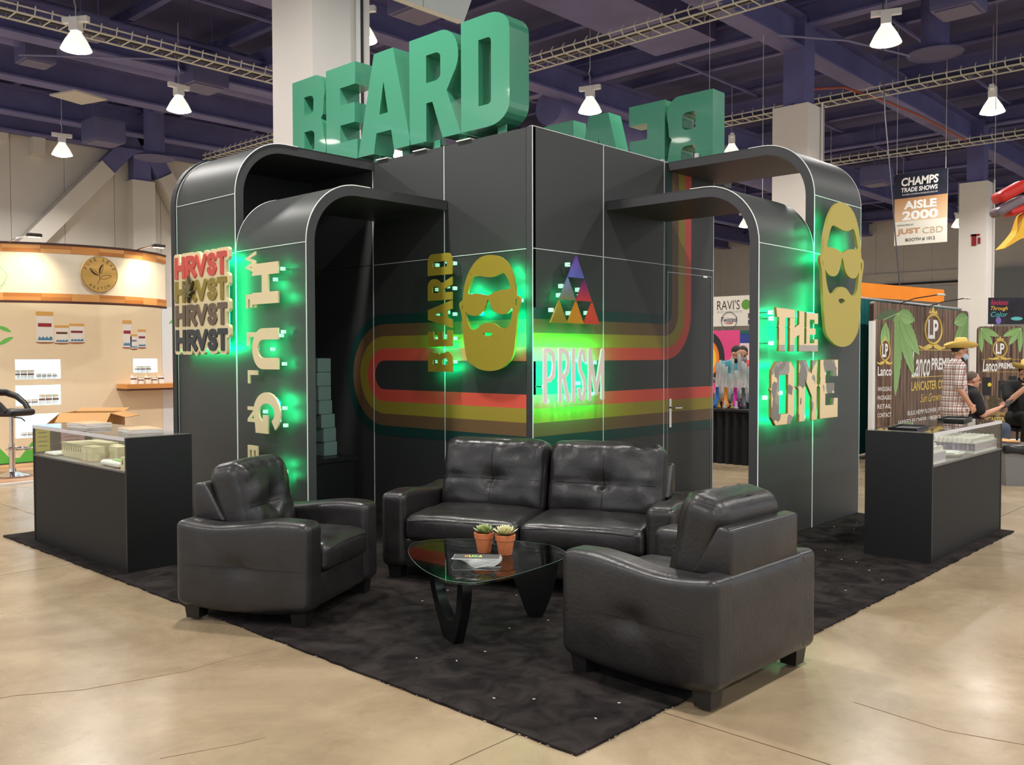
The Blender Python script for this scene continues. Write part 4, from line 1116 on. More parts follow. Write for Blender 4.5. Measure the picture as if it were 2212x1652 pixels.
for i in range(3):
    carton(caseL, RZL, .72+i*.045, .33, DZ, .043, .073, .105, 'slim cream carton at the rear end of the box block')
for i in range(2):
    for k in range(2):
        carton(caseL, RZL, .76+i*.10, .10, DZ+k*.057, .09, .10, .056, 'low cream carton in the front two-by-two stack of the left case')
        carton(caseL, RZL, .93+i*.085, .24, DZ+k*.057, .08, .09, .056, 'low cream carton in the rear two-by-two stack of the left case')
carton(caseL, RZL, 1.16, .27, DZ, .13, .08, .05, 'single flat cream carton lying in the left display case')
for i in range(2): carton(caseL, RZL, 1.62+i*.068, .03, DZ, .064, .075, .095, 'cream carton with brown leaf print at the front corner of the left case', leaf=True)
carton(caseL, RZL, 1.66, .08, DZ+.096, .075, .06, .085, 'small cream carton standing on the two leaf-print cartons')
cloth = mat('white_folded_cloth', (238,236,228), .85)
def folded(c, rz, x, y, w, d, h, label, seed):
    t = thing('folded_shirt', label, 'shirt', at_case(c, x, y, DZ+h/2+.001), rz, 'folded white shirts in the left display case')
    def fn(u, p):
        p.z *= .75+.35*noise.noise(Vector((u.x*1.5+seed, u.y*1.5, seed))); return p
    part('cloth', G().rbox((0,0,0), (w, d, h), h*.45, 10, fn), cloth, t, True, 180)
    return t
folded(caseL, RZL, .22, .15, .22, .2, .03, 'white folded shirt left of the box block', 1.)
s = folded(caseL, RZL, 1.40, .16, .34, .24, .05, 'white folded shirt with a green print in the left case', 4.)
part('green_print', G().box(-.02, .12, -.09, .02, .024, .027), mat('lime_print', (132,196,96), .7), s)
def pile_of(c, rz, x, y, z, w, d, n, label, tilt=.0):
    for i in range(n):
        a = rz+random.uniform(-.05,.05)+tilt
        w_ = 'topmost' if i == n-1 else 'bottom' if i == 0 else ('second', 'third', 'fourth', 'fifth')[n-2-i]+' from the top'
        t = thing('magazine', '%s magazine in the %s' % (w_, label), 'magazine', at_case(c, x, y, z+i*.006), a, 'magazines in the '+label)
        part('pages', G().box(-w/2, w/2, -d/2, d/2, 0, .0052), mat('magazine_paper', (214,208,204), .6), t)
        part('cover', G().box(-w/2, w/2, -d/2, d/2, .0052, .0057), mat('magazine_cover_tan', (196,150,104), .4, var=(14,.25)), t)
pile_of(caseL, RZL, .62, .22, .976, .30, .22, 6, 'left pile on the left display case', .1)
pile_of(caseL, RZL, 1.40, .28, .976, .32, .23, 5, 'right pile on the left display case', -.12)
# sheets added on the left case's inner end, imitating reflections in its glass
for (ya, yb, z0, z1, rgb, lb) in ((.015, .13, .745, .955, (176,162,56), 'yellow sheet added inside the left case as a painted glass reflection'), (.22, .42, .79, .955, (172,132,134), 'dusty pink sheet added inside the left case as a painted glass reflection')):
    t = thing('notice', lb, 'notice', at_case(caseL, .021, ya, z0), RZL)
    part('reflected_sheet', G().box(0, .002, 0, yb-ya, 0, z1-z0), mat('reflection_tint_%d' % rgb[0], rgb, .7), t)
    for k in range(4): part('reflected_line', G().box(.002, .0026, (yb-ya)*.15, (yb-ya)*.8, (z1-z0)*(.2+.18*k), (z1-z0)*(.24+.18*k)), mat('reflected_line_tone', (110,92,84), .7), t)
# vial racks in the right case
capm = mat('white_vial_cap', (236,230,220), .5); rackm = mat('lilac_clear_rack', (206,196,210), .15, trans=.35, rvar=None)
vial_b = mat('purple_vial', (120,104,160), .4)
cap_me = G().lathe([(0,.0), (.015,.0), (.016,.022), (.011,.034), (0,.037)], 10).mesh('vial_cap', True, 50); cap_me.materials.append(capm)
tub_me = {}
for k, rgb in enumerate(((126,110,170), (150,136,180), (86,84,130), (196,120,110), (190,176,110))):
    me = G().cyl((0,0,0), (0,0,.07), .013, n=8).mesh('vial_tube', True, 50); me.materials.append(mat('vial_%d' % k, rgb, .4)); tub_me[k] = me
def rack(x, y, nx, ny, label):
    W = nx*.037+.02; D = ny*.037+.02
    t = thing('vial_rack', label, 'vial rack', at_case(caseR, x, y, DZ), 0, 'vial racks in the right display case')
    part('base', G().box(0, W, 0, D, 0, .02), white_m, t)
    part('top_plate', G().box(0, W, 0, D, .082, .09), white_m, t)
    part('clear_wall', G().plate([[(0,.02),(W,.02),(W,.082),(0,.082)]], 0, .002), rackm, t)
    for i in range(nx):
        for j in range(ny):
            k = part('vial_cap', cap_me, None, t); k.location = (.028+i*.037, .028+j*.037, .09)
            if j < 1 or i == 0 or i == nx-1:
                v = part('vial_tube', tub_me[(i*3+j) % 3 if i < nx-2 else 3+(j % 2)], None, t); v.location = (.028+i*.037, .028+j*.037, .012)
rack(.04, .03, 9, 5, 'rack of white-capped vials at the near corner of the right case')
rack(1.12, .03, 16, 9, 'large front rack of white-capped vials in the right case')
rack(.60, .27, 8, 5, 'rear rack of white-capped vials in the right case')
t = thing('patterned_dish', 'white oval dish with a black and white pattern between the racks', 'dish', at_case(caseR, .80, .13, DZ), 0)
part('dish', G().lathe([(0,.004), (.12,.004), (.17,.03), (.165,.034), (.11,.012), (0,.012)], 24, sx=1, sy=.62), cloth, t, True, 50)
for k in range(6): part('pattern_stripe', G().box(-.11+k*.038, -.092+k*.038, -.05, .05, .0125, .016, M=Matrix.Rotation(.15*k-.3, 4, 'Z')), black_m, t)
for (x, y, lb) in ((.24, .26, 'flat black tray at the near end of the right case top'), (1.48, .30, 'flat black tray at the far end of the right case top')):
    t = thing('black_tray', lb, 'tray', at_case(caseR, x, y, .976), .12)
    part('tray', G().plate([[(-.2,0),(.2,0),(.205,.02),(.197,.02),(.194,.006),(-.194,.006),(-.197,.02),(-.205,.02)]], -.1, .1), black_m, t)
    part('rim', G().box(-.2, .2, -.105, -.1, 0, .02).box(-.2, .2, .1, .105, 0, .02), black_m, t)

# ---------------------------------------------------------------- low counter and boxes under the left arches
t = thing('low_counter', 'low black counter standing under the left arches', 'counter', (-1.05, 2.05, .0145), -PI/2)
part('body', G().box(-.68, -.02, .03, .74, 0, .53), black_m, t)
part('top', G().box(-.70, 0, 0, .77, .53, .57), mat('counter_top_black', (30,29,30), .35), t)
g0 = G().rbox((0,0,.068), (.17,.17,.136), .006, 3).mesh('box'); g0.materials.append(mat('grey_green_carton', (112,136,132), .7))
for i in range(7):
    o = single('grey_carton', g0, None, ('topmost grey-green box of the stack on the low counter', 'second grey-green box from the top on the low counter', 'third grey-green box from the top on the low counter', 'middle grey-green box of the stack on the low counter', 'third grey-green box from the bottom on the low counter', 'second grey-green box from the bottom on the low counter', 'bottom grey-green box of the stack on the low counter')[6-i], 'box', (-.46-.012*min(i,4)-(.02 if i > 2 else 0), 2.34, .585+i*.1365), .1+.05*math.sin(i*2.1), 'grey-green boxes stacked on the low counter')
# ================================================================ kratom booth behind the left case
FACE = -0.82                                   # turned square to the aisle the camera stands in
t = thing('wood_floor', 'light wood-plank floor of the kratom booth', 'floor', (0, 0, 0))
wm = [mat('oak_plank_%d' % k, c, .45, var=(4,.12), stretch=(.6,8,1)) for k, c in enumerate(((176,132,98), (190,146,110), (166,122,90)))]
for r in range(12):
    for k in range(5):
        x = -6+k*2.0+(r % 3)*.6; part('floor_board', G().box(x+.002, x+1.998, 6.9+r*.18+.002, 6.9+r*.18+.178, .0, .02), wm[(r*2+k) % 3], t)
part('edge_strip', G().box(-6, 5.2, 6.86, 6.9, 0, .022), white_m, t)
kw = thing('kratom_booth_wall', 'cream kratom booth back wall with lit display niches', 'booth wall', (0, 9.0, 0))
warm = mat('warm_cream_wall', (232,216,184), .6, var=(.8,.04))
NI = [(-1.06,-.43,1.23,1.515), (-1.06,-.43,.845,1.14), (-1.07,-.44,.38,.72), (.66,1.06,1.30,1.52)]
part('panel', G().plate([[(-3.4,.0),(1.13,.0),(1.13,2.4),(-3.4,2.4)]] + [[(a,c),(b,c),(b,d),(a,d)] for a, b, c, d in NI], 0, .03), warm, kw)
part('side_panel', G().box(1.135, 1.75, -.0, .03, 0, 2.35), mat('cool_white_panel', (226,232,236), .5), kw)
niche_m = mat('lit_niche', (224,238,246), .5, emis=(214,236,255), es=.55)
for a, b, c, d in NI:
    part('niche', G().box(a-.01, b+.01, .25, .26, c, d).box(a-.02, a, .03, .26, c, d).box(b, b+.02, .03, .26, c, d).box(a, b, .03, .26, c-.02, c).box(a, b, .03, .26, d, d+.02), niche_m, kw)
part('base_strip', G().box(-3.4, 1.13, -.02, 0, 0, .03), black_m, kw)
part('grass_print', G().sheet([[(-3.0,.03), (-2.6,.3), (-2.2,.15), (-1.8,.34), (-1.45,.16), (-1.3,.28), (-1.15,.1), (-1.02,.10), (-.85,.32), (-.7,.2), (-.55,.27), (-.3,.14), (0.,.3), (.4,.12), (.8,.28), (1.12,.1), (1.12,.03)]], -.001), mat('grass_green', (92,184,72), .6), kw)
for (cx, cz, s, a) in ((-1.3,1.99,.22,-.4), (-1.28,1.72,.24,.5), (1.25,2.08,.2,.5), (1.3,1.75,.26,-.5)):
    L = [(0,0), (.25,.13), (.55,.17), (.85,.1), (1,0), (.8,-.05), (.5,-.1), (.2,-.07)]
    part('leaf_print', G().sheet([[(cx+s*(p*math.cos(a)-q*math.sin(a)), cz+s*(p*math.sin(a)+q*math.cos(a))) for p, q in chaikin(L, 1)]], -.001), mat('leaf_print_green', (110,196,92), .6), kw)
def jar_print(x0, x1, z0, z1, band):
    h = z1-z0; w = x1-x0
    part('jar_print', G().sheet([[(x0,z0),(x1,z0),(x1,z1-h*.12),(x0,z1-h*.12)]], -.0012), white_m, kw)
    part('lid_print', G().sheet([rr(x0-.004, x1+.004, z1-h*.14, z1, (.01,.015))], -.0016), mat('bamboo_lid', (214,166,92), .5), kw)
    part('label_print', G().sheet([[(x0+w*.1,z0+h*.5),(x1-w*.1,z0+h*.5),(x1-w*.1,z0+h*.62),(x0+w*.1,z0+h*.62)]], -.0016), mat('label_%d' % band[0], band, .5), kw)
    part('skyline_print', G().sheet([[(x0+w*.06,z0+h*.06),(x1-w*.06,z0+h*.06),(x1-w*.06,z0+h*.16)] + [(x1-w*(.06+.11*k), z0+h*(.12+.07*(k % 2))) for k in range(1, 8)]], -.0016), mat('skyline_blue', (72,130,164), .5), kw)
    part('coaster_print', G().sheet([arc((x0+x1)/2, z0-.005, w*.55, 0, 360, 20, .02)], -.001), mat('coaster_brown', (150,96,66), .6), kw)
for a in ((-.765,-.53,1.77,2.215,(150,40,48)), (-.51,-.31,1.76,2.02,(96,58,36)), (-.30,-.085,1.77,2.05,(128,44,60)), (.50,.64,1.70,2.12,(150,90,80)), (.62,.73,1.68,1.90,(110,120,150)), (.74,.87,1.70,1.98,(128,60,60))): jar_print(*a)
wood_m = [mat('butcher_block_%d' % k, c, .5) for k, c in enumerate(((204,140,74), (184,118,58), (218,158,92)))]
jm = mat('white_jar', (240,240,236), .4)
def jar(x, y, z, r, h, label, grp):
    t = thing('product_jar', label, 'jar', (x, y, z), 0, grp)
    part('body', G().lathe([(0,0), (r,0), (r,h*.82), (0,h*.82)], 16), jm, t, True, 40)
    part('lid', G().lathe([(0,h*.82), (r*1.04,h*.82), (r*1.04,h), (0,h)], 16), mat('pale_lid', (226,210,176), .5), t, True, 40)
    part('label_band', G().lathe([(r*1.01,h*.45), (r*1.01,h*.6)], 16), mat('jar_label_brown', (110,66,44), .5), t, True, 40)
for (x0, n, z, r, h, lb) in ((-1.0,3,1.231,.042,.13,'white jar at the left of the top lit niche'), (-.70,4,1.231,.032,.075,'small white jar at the right of the top lit niche'), (-.86,2,.846,.042,.085,'small white jar at the left of the middle lit niche'), (-.66,3,.846,.042,.15,'white jar at the right of the middle lit niche'), (-.92,3,.381,.04,.07,'small white jar in the bottom lit niche'), (.78,3,1.301,.04,.10,'white jar in the small niche at the right')):
    for i in range(n): jar(x0+i*(2*r+.012), 9.12, z, r, h, ('leftmost ', 'second ', 'third ', 'fourth ')[i]+lb, lb+' row')
sh = thing('wall_shelf', 'butcher-block shelf on the kratom booth wall', 'shelf', (.39, 8.62, 1.03), 0)
part('board', G().box(0, 1.2, 0, .37, .03, .10), wood_m[0], sh)
part('underside', G().box(0, 1.2, 0, .37, 0, .03), mat('dark_brown_edge', (70,40,32), .5), sh)
for i in range(5): jar(.55+i*.11, 8.75, 1.13, .045, .11 if i % 2 else .15, 'white jar, %s from the left, on the butcher-block wall shelf' % ('first','second','third','fourth','fifth')[i], 'white jars on the butcher-block wall shelf')
# curved header with its wooden strips
PH = [(-3.3,8.9), (-2.5,8.42), (-2.0,8.15), (-1.55,7.92), (-1.15,7.72), (-.8,7.61), (-.45,7.56), (-.1,7.58), (.2,7.66), (.47,7.8), (.72,8.02)]
hd = thing('curved_header', 'curved white header with butcher-block strips of the kratom booth', 'booth header', (-1, 7.6, 2.29))
def ribbon(i0, i1, z0, z1, off, th=.03):
    g = G(); P = PH[i0:i1+1]; n = len(P); a = []; b = []
    for i, p in enumerate(P):
        q0 = P[max(i-1,0)]; q1 = P[min(i+1,n-1)]; d = Vector((q1[0]-q0[0], q1[1]-q0[1])).normalized(); q = Vector((d.y, -d.x))
        a.append((p[0]+q.x*off, p[1]+q.y*off)); b.append((p[0]+q.x*(off-th), p[1]+q.y*(off-th)))
    vs = [(x, y, z) for z in (z0, z1) for x, y in a+b]; k = 2*n; fs = []
    for i in range(n-1):
        fs += [(i, i+1, k+i+1, k+i), (n+i, k+n+i, k+n+i+1, n+i+1), (k+i, k+i+1, k+n+i+1, k+n+i), (i, n+i, n+i+1, i+1)]
    fs += [(0, k, k+n, n), (n-1, 2*n-1, k+2*n-1, k+n-1)]
    return g.add(vs, fs)
part('fabric_panel', ribbon(0, len(PH)-1, 2.29, 3.05, 0), mat('cream_damask', (236,226,204), .6, var=(9,.035)), hd, True, 60, world=True)
for i in range(len(PH)-1):
    for z0, k in ((2.30, 0), (2.94, 1)):
        part('wood_strip', ribbon(i, i+1, z0, z0+.05, .014, .014), wood_m[(i+k) % 3], hd, world=True)
        part('wood_strip', ribbon(i, i+1, z0+.05, z0+.10, .014, .014), wood_m[(i*2+k+1) % 3], hd, world=True)
for z0 in (2.27, 3.04): part('dark_edge', ribbon(0, len(PH)-1, z0, z0+.03, .02, .06), mat('dark_brown_edge', (70,40,32), .5), hd, world=True)
MD = Matrix.Translation((-.46, 7.55, 2.68))
gold2 = mat('brushed_gold_disc', (212,172,96), .35, metal=.15, var=(3,.15), stretch=(.3,1,6))
dk = mat('disc_dark_print', (78,46,40), .5)
dsc = part('gold_disc', G(MD).plate([arc(0,0,.245,0,360,48)[:-1]], -.03, 0), gold2, hd, world=True)
part('disc_rim', G(MD).tube([(x, -.031, z) for x, z in arc(0,0,.242,0,360,48)[:-1]], .003, 6, closed=True), dk, dsc, world=True)
for (cx, cz, L, a, fill) in ((-.01,-.02,.16,2.45,True), (.0,.0,.15,1.25,True), (.0,-.06,.17,.25,False)):
    o = [(0,0), (.25,.15), (.55,.2), (.85,.1), (1,0), (.75,-.09), (.4,-.12), (.15,-.07)]
    tr = lambda pts: [(cx+L*(p*math.cos(a)-q*math.sin(a)), cz+L*(p*math.sin(a)+q*math.cos(a))) for p, q in pts]
    part('leaf_emblem', G(MD).tube([(x, -.031, z) for x, z in tr(chaikin(o, 1))], .0028, 5, closed=True), dk, dsc, world=True)
    if fill: part('leaf_emblem', G(MD).sheet([tr([(0,0), (.25,.15), (.55,.2), (.85,.1), (1,0), (.5,.04)])], -.0312), dk, dsc, world=True)
part('stem_emblem', G(MD).tube([(-.03,-.031,-.13), (0,-.031,-.06), (0,-.031,.0), (.0,-.031,.07)], .003, 5), dk, dsc, world=True)
for word, a0, a1, up in (('PURE LEAF', 158, 22, True), ('KRATOM', 232, 308, False)):
    for i, ch in enumerate(word):
        if ch == ' ': continue
        a = math.radians(a0+(a1-a0)*i/(len(word)-1)); R = .19 if up else .21
        rot = a-PI/2 if up else a+PI/2
        Mr = MD @ Matrix.Translation((R*math.cos(a), 0, R*math.sin(a))) @ Matrix.Rotation(-rot, 4, 'Y')
        part('disc_letter', G(Mr).text(ch, -.016 if ch != 'I' else -.004, .016 if ch != 'I' else .004, -.008, .036, -.031), dk, dsc, world=True)
part('outline_emblem', G().tube([(-1.72,7.95,2.83), (-1.6,7.88,2.75), (-1.52,7.84,2.62), (-1.56,7.86,2.50), (-1.68,7.92,2.44)], .004, 5), mat('leaf_print_green', (110,196,92), .6), hd, world=True)
for (x, y, lb) in ((-1.40, 7.25, 'arm spotlight above the left of the curved header'), (.22, 7.22, 'arm spotlight above the right of the curved header')):
    t = thing('arm_spotlight', lb, 'spotlight', (x, y, 3.02), 0, 'arm spotlights on the curved header')
    part('arm', G().tube([(-.12,.5,.03), (-.1,.3,.06), (-.02,.05,.09), (0,0,.09)], .008, 6), chrome_m, t)
    part('head', G().rbox((0,-.03,.08), (.18,.08,.05), .02, 5), mat('dark_lamp_head', (58,52,48), .4), t, True, 60)
    part('bulb', G().box(-.07, .07, -.055, -.005, .052, .055), mat('warm_bulb', (255,220,160), .5, emis=(255,214,150), es=12.), t)
    ld = bpy.data.lights.new('spot_bulb_light', 'SPOT'); ld.energy = 60; ld.color = (1,.80,.52); ld.spot_size = 1.7; ld.spot_blend = .9; ld.shadow_soft_size = .05
    lo = bpy.data.objects.new('bulb_light', ld); col.objects.link(lo); lo.parent = t; lo.location = (0, -.03, .045); lo.rotation_euler = (math.radians(42), 0, 0)
# bar stool
t = thing('bar_stool', 'black bar stool with chrome pedestal by the kratom booth', 'bar stool', (-1.60, 7.55, .02), .5)
part('base', G().lathe([(0,0), (.205,0), (.21,.012), (.12,.035), (.05,.06), (.04,.10), (0,.10)], 32), chrome_m, t, True, 50)
part('pole', G().cyl((0,0,.1), (0,0,.78), .026, n=16).cyl((0,0,.1), (0,0,.42), .036, n=16), chrome_m, t, True, 50)
part('footrest', G().tube([(-.0+.15*math.cos(a), -.12+.15*math.sin(a), .36) for a in [2*PI*i/24 for i in range(24)]], .011, 8, closed=True), chrome_m, t, True)
vinyl = mat('black_vinyl', (28,27,30), .35)
part('seat', G().rbox((0,0,.82), (.42,.40,.09), .04, 10), vinyl, t, True, 180)
part('backrest', G().tube([(-.19,-.10,.84), (-.21,-.02,.93), (-.22,.12,1.02), (-.15,.22,1.07), (0,.25,1.08), (.15,.22,1.07), (.22,.12,1.02), (.21,-.02,.93), (.19,-.10,.84)], [.035,.035,.04,.045,.05,.045,.04,.035,.035], 10), vinyl, t, True)
part('lever', G().tube([(.02,0,.76), (.12,-.05,.74), (.16,-.06,.70)], .008, 6), black_m, t)
t = thing('bar_table', 'small round black bar table at the left edge', 'table', (-1.95, 8.22, .02))
part('top', G().lathe([(0,1.05), (.29,1.05), (.3,1.06), (.3,1.085), (0,1.09)], 32), vinyl, t, True, 40)
part('pole', G().cyl((0,0,.05), (0,0,1.05), .035, n=14), chrome_m, t, True); part('base', G().lathe([(0,0), (.24,0), (.24,.015), (0,.05)], 28), chrome_m, t, True, 40)
# open carton behind the left case
kraft = mat('kraft_cardboard', (196,146,88), .7)
t = thing('cardboard_box', 'open cardboard box behind the left display case', 'box', (-1.38, 5.52, 0), -.75)
for (a, b, c, d) in ((-.30,.26,-.22,-.21), (-.30,.26,.21,.22), (-.30,-.29,-.22,.22), (.25,.26,-.22,.22)): part('side', G().box(a, b, c, d, 0, .92), kraft, t)
part('bottom', G().box(-.30,.26,-.22,.22,.0,.01), kraft, t)
part('flap', G().box(0,.56,0,.006,0,.17, M=Matrix.Translation((-.30,-.22,.92)) @ Matrix.Rotation(math.radians(125),4,'X')), kraft, t)
part('flap', G().box(0,.56,0,.006,0,.18, M=Matrix.Translation((-.30,.22,.92)) @ Matrix.Rotation(math.radians(-80),4,'X')), kraft, t)
part('flap', G().box(0,.006,-.22,.22,0,.22, M=Matrix.Translation((-.30,0,.92)) @ Matrix.Rotation(math.radians(-130),4,'Y')), kraft, t)
part('flap', G().box(0,.006,-.22,.22,0,.18, M=Matrix.Translation((.26,0,.92)) @ Matrix.Rotation(math.radians(105),4,'Y')), kraft, t)

# ================================================================ glass pipe stand between the arches
def skirt(w, h, pl, amp=.018):
    g = G(); n = int(w/pl)*8; vs = []
    for i in range(n+1):
        x = w*i/n; y = amp*math.sin(2*PI*x/pl)+.006*math.sin(2*PI*x/pl*2.3); vs += [(x, y*1.3, 0), (x, y, h)]
    return g.add(vs, [(2*i, 2*i+2, 2*i+3, 2*i+1) for i in range(n)])
tb = thing('skirted_table', 'black skirted table loaded with glass water pipes', 'table', (5.86, 2.75, 0), -PI/2)
sk_m = mat('black_table_skirt', (18,18,20), .85)
part('skirt', skirt(2.4, .76, .13), sk_m, tb, True, 180)
part('top', G().box(-.02, 2.42, -.03, .8, .755, .785), mat('black_table_cloth', (24,24,25), .8), tb)
for (a, b, z) in ((.30,.52,.87), (.52,.8,.98)): part('riser', G().box(.1, 2.3, a, b, .785, z), sk_m, tb)
gl = mat('pipe_glass', (250,252,250), .02, trans=.75, ior=1.3)
def pipe(x, y, z, h, r, m, label, grp):
    t = thing('water_pipe', label, 'water pipe', (x, y, z), random.uniform(0,6), grp)
    part('chamber', G().lathe([(0,0), (r*1.5,0), (r*1.9,.02), (r*1.7,h*.22), (r*.9,h*.38), (r*.85,h), (r*1.05,h+.004), (r*.8,h), (r*.7,h*.4), (0,h*.1)], 14), m, t, True, 60)
    part('downstem', G().tube([(r*1.2,0,h*.15), (r*3.2,0,h*.42)], r*.3, 8), m, t, True)
    part('bowl', G().lathe([(r*.3,0), (r*.75,.03), (r*.6,.03), (r*.2,.008)], 10, c=(r*3.3,0,h*.42)), m, t, True)
cl = [('green',(60,170,70),1.90), ('blue',(40,110,200),1.80), ('orange',(236,148,30),1.655), ('magenta',(220,40,170),1.50), ('smoky',(90,90,96),1.375)]
for nm, rgb, y in cl: pipe(6.10, y, .786, .30, .028, mat('pipe_'+nm, rgb, .25, coat=.4), nm+' water pipe in the front row on the skirted table', 'water pipes on the skirted table')
pipe(5.97, 1.83, .786, .12, .02, mat('pipe_red', (222,70,54), .25), 'short orange-red water pipe at the front edge of the skirted table', 'water pipes on the skirted table')
for k, y in enumerate((1.70,1.60,1.48,1.42)): pipe(5.98, y, .786, .11, .02, gl if k % 2 else mat('amber_glass', (200,170,90), .1, trans=.5), 'short glass water pipe at the front table edge, %s from the left' % ('first','second','third','fourth')[k], 'water pipes on the skirted table')
for k in range(12):
    y = 1.95-k*.052; pipe(6.27 if k % 2 else 6.45, y, .871 if k % 2 else .981, .50+.10*math.sin(k*2.3), .026, gl, 'tall clear glass water pipe, number %s from the left in the rear rows' % ('one','two','three','four','five','six','seven','eight','nine','ten','eleven','twelve')[k], 'tall clear water pipes on the skirted table')
# banner, pink backdrop, far boards
bn = thing('ravis_banner', 'white RAVI\'S import banner hanging behind the glass pipes', 'banner', (12.2, 5.9, 2.19), -PI/2)
part('sheet', G().box(0, 1.9, 0, .01, 0, .66), mat('banner_white', (222,218,206), .7), bn)
ink = mat('banner_ink', (46,46,44), .6)
part('lettering', G().text("RAVI'S", .52, 1.08, .36, .57, -.001), ink, bn)
part('lettering', G().text('IMPORT WAREHOUSE INC', .52, 1.15, .29, .335, -.001), mat('banner_grey_ink', (150,148,140), .6), bn)
part('round_badge', G().sheet([arc(1.23,.46,.11,0,360,28)[:-1]], -.001), mat('badge_green', (96,150,58), .6), bn)
part('badge_ring', G().tube([(x,-.002,z) for x, z in arc(.82,.12,.19,0,360,32)[:-1]], .006, 5, closed=True), ink, bn)
part('lettering', G().text('Twisted', .62, 1.02, .09, .20, -.003, shear=.3, bold=.01), mat('twisted_navy', (48,56,96), .6), bn)
part('lettering', G().text('HEMP', .72, .92, .045, .085, -.003, bold=.02), mat('twisted_red', (200,86,70), .6), bn)
for k in range(2): part('small_print', G().box(1.28, 1.62, -.002, 0, .02+k*.14, .13+k*.14), mat('print_dark_%d' % k, (70,74,80), .6, var=(40,.9)), bn)
for x in (.3,1.6): part('cord', G().cyl((x,.005,.66), (x,.005,8.01), .006, n=5), tray_m, bn)
pk = thing('pink_backdrop', 'pink backdrop with a black and orange ring print', 'backdrop', (8.8, 4.17, 0), -PI/2)
part('sheet', G().box(0, 1.23, 0, .02, 0, 2.0), mat('hot_pink', (222,70,130), .6), pk)
for r, c, y in ((.36,(40,38,42),-.001), (.25,(236,128,50),-.002), (.19,(246,200,60),-.003), (.13,(40,38,42),-.004)):
    part('ring_print', G().sheet([arc(.58,1.5,r,0,360,40,r*1.35)[:-1]], y), mat('ring_%d' % c[0]+str(c[1]), c, .6), pk)
part('foot', G().box(-.05,1.28,-.15,.2,0,.03), black_m, pk)
bb = thing('blue_board', 'blue and white notice board behind the pipe sellers', 'board', (9.8, 3.85, 0), -PI/2)
part('board', G().box(0, .9, 0, .03, 1.55, 2.0), mat('royal_blue', (44,74,150), .6), bb); part('notice', G().box(.25, .85, -.01, 0, 1.2, 1.78), white_m, bb)
part('top_strip', G().box(0,.9,-.005,.0,1.95,2.02), mat('board_green', (30,100,90), .6), bb)
for x in (.05,.85): part('stand_leg', G().box(x-.02, x+.02, .01, .04, 0, 1.55), black_m, bb)

# ================================================================ hemp booth on the right
def drape(t, name, w, z0, z1, m, pl=.12, M=None, amp=.03):
    g = G(M); n = int(w/pl)*8; vs = []
    for i in range(n+1):
        x = w*i/n; y = amp*math.sin(2*PI*x/pl)+amp*.4*math.sin(2*PI*x/pl*1.7+1); vs += [(x, y*1.2, z0), (x, y*.7, (z0+z1)/2), (x, y*.5, z1)]
    return part(name, g.add(vs, [(3*i+k, 3*i+3+k, 3*i+4+k, 3*i+1+k) for i in range(n) for k in (0,1)]), m, t, True, 180)
teal_m = mat('teal_drape', (24,116,112), .8); bdr_m = mat('black_drape', (20,19,20), .85)
dr = thing('booth_drape', 'teal and black pipe-and-drape behind the hemp backdrop', 'curtain', (6.95, .52, 0))
x_ = 0.
for nm, m, wd in (('teal_curtain', teal_m, 2.4), ('black_curtain', bdr_m, 1.8), ('teal_curtain', teal_m, 1.8)):
    drape(dr, nm, wd, .03, 2.42, m, M=Matrix.Translation((x_, 0, 0))); x_ += wd
part('crossbar', G().cyl((0,0,2.43), (6.0,0,2.43), .02, n=10), alu_m, dr)
for x in (0, 6.0): part('upright', G().cyl((x,0.05,0), (x,0.05,2.46), .022, n=10), alu_m, dr); part('base_plate', G().box(x-.2,x+.2,-.15,.25,0,.02), black_m, dr)
def woodprint():
    m = mat('barn_wood_print', (98,74,58), .55); nt = m.node_tree; b = nt.nodes['Principled BSDF']
    tc = nt.nodes.new('ShaderNodeTexCoord'); mp = nt.nodes.new('ShaderNodeMapping'); mp.inputs['Scale'].default_value = (14,1,.7)
    n = nt.nodes.new('ShaderNodeTexNoise'); n.inputs['Scale'].default_value = 1.6; n.inputs['Detail'].default_value = 8
    r = nt.nodes.new('ShaderNodeValToRGB'); e = r.color_ramp.elements
    e[0].position = .34; e[0].color = (*lin((58,42,33)), 1); e[1].position = .68; e[1].color = (*lin((150,120,98)), 1)
    wv = nt.nodes.new('ShaderNodeTexWave'); wv.inputs['Scale'].default_value = 2.1; wv.bands_direction = 'X'
    r2 = nt.nodes.new('ShaderNodeValToRGB'); e2 = r2.color_ramp.elements; e2[0].position = .0; e2[0].color = (.25,.2,.18,1); e2[1].position = .06; e2[1].color = (1,1,1,1)
    mx = nt.nodes.new('ShaderNodeMix'); mx.data_type = 'RGBA'; mx.blend_type = 'MULTIPLY'; mx.inputs[0].default_value = 1
    L = nt.links; L.new(tc.outputs['Object'], mp.inputs[0]); L.new(mp.outputs[0], n.inputs['Vector']); L.new(n.outputs['Fac'], r.inputs[0])
    L.new(tc.outputs['Object'], wv.inputs['Vector']); L.new(wv.outputs['Fac'], r2.inputs[0]); L.new(r.outputs[0], mx.inputs[6]); L.new(r2.outputs[0], mx.inputs[7]); L.new(mx.outputs[2], b.inputs['Base Color'])
    return m
bw = woodprint(); leafg = grad_mat('hemp_leaf_print', (112,150,84), (150,190,122), 2, .6); leafd = mat('hemp_leaf_dark', (84,104,70), .6)
prw = mat('print_white', (240,238,234), .5); prg = mat('print_gold', (222,192,96), .5)
bk = thing('hemp_backdrop', 'large barn-wood backdrop with hemp leaves and Lanco PREMIUM lettering', 'backdrop', (7.6, .1, 0))
part('wall', G().plate([rr(0, 4.35, 0, 2.34, (.08,.05), 'tl tr')], 0, .06), bw, bk)
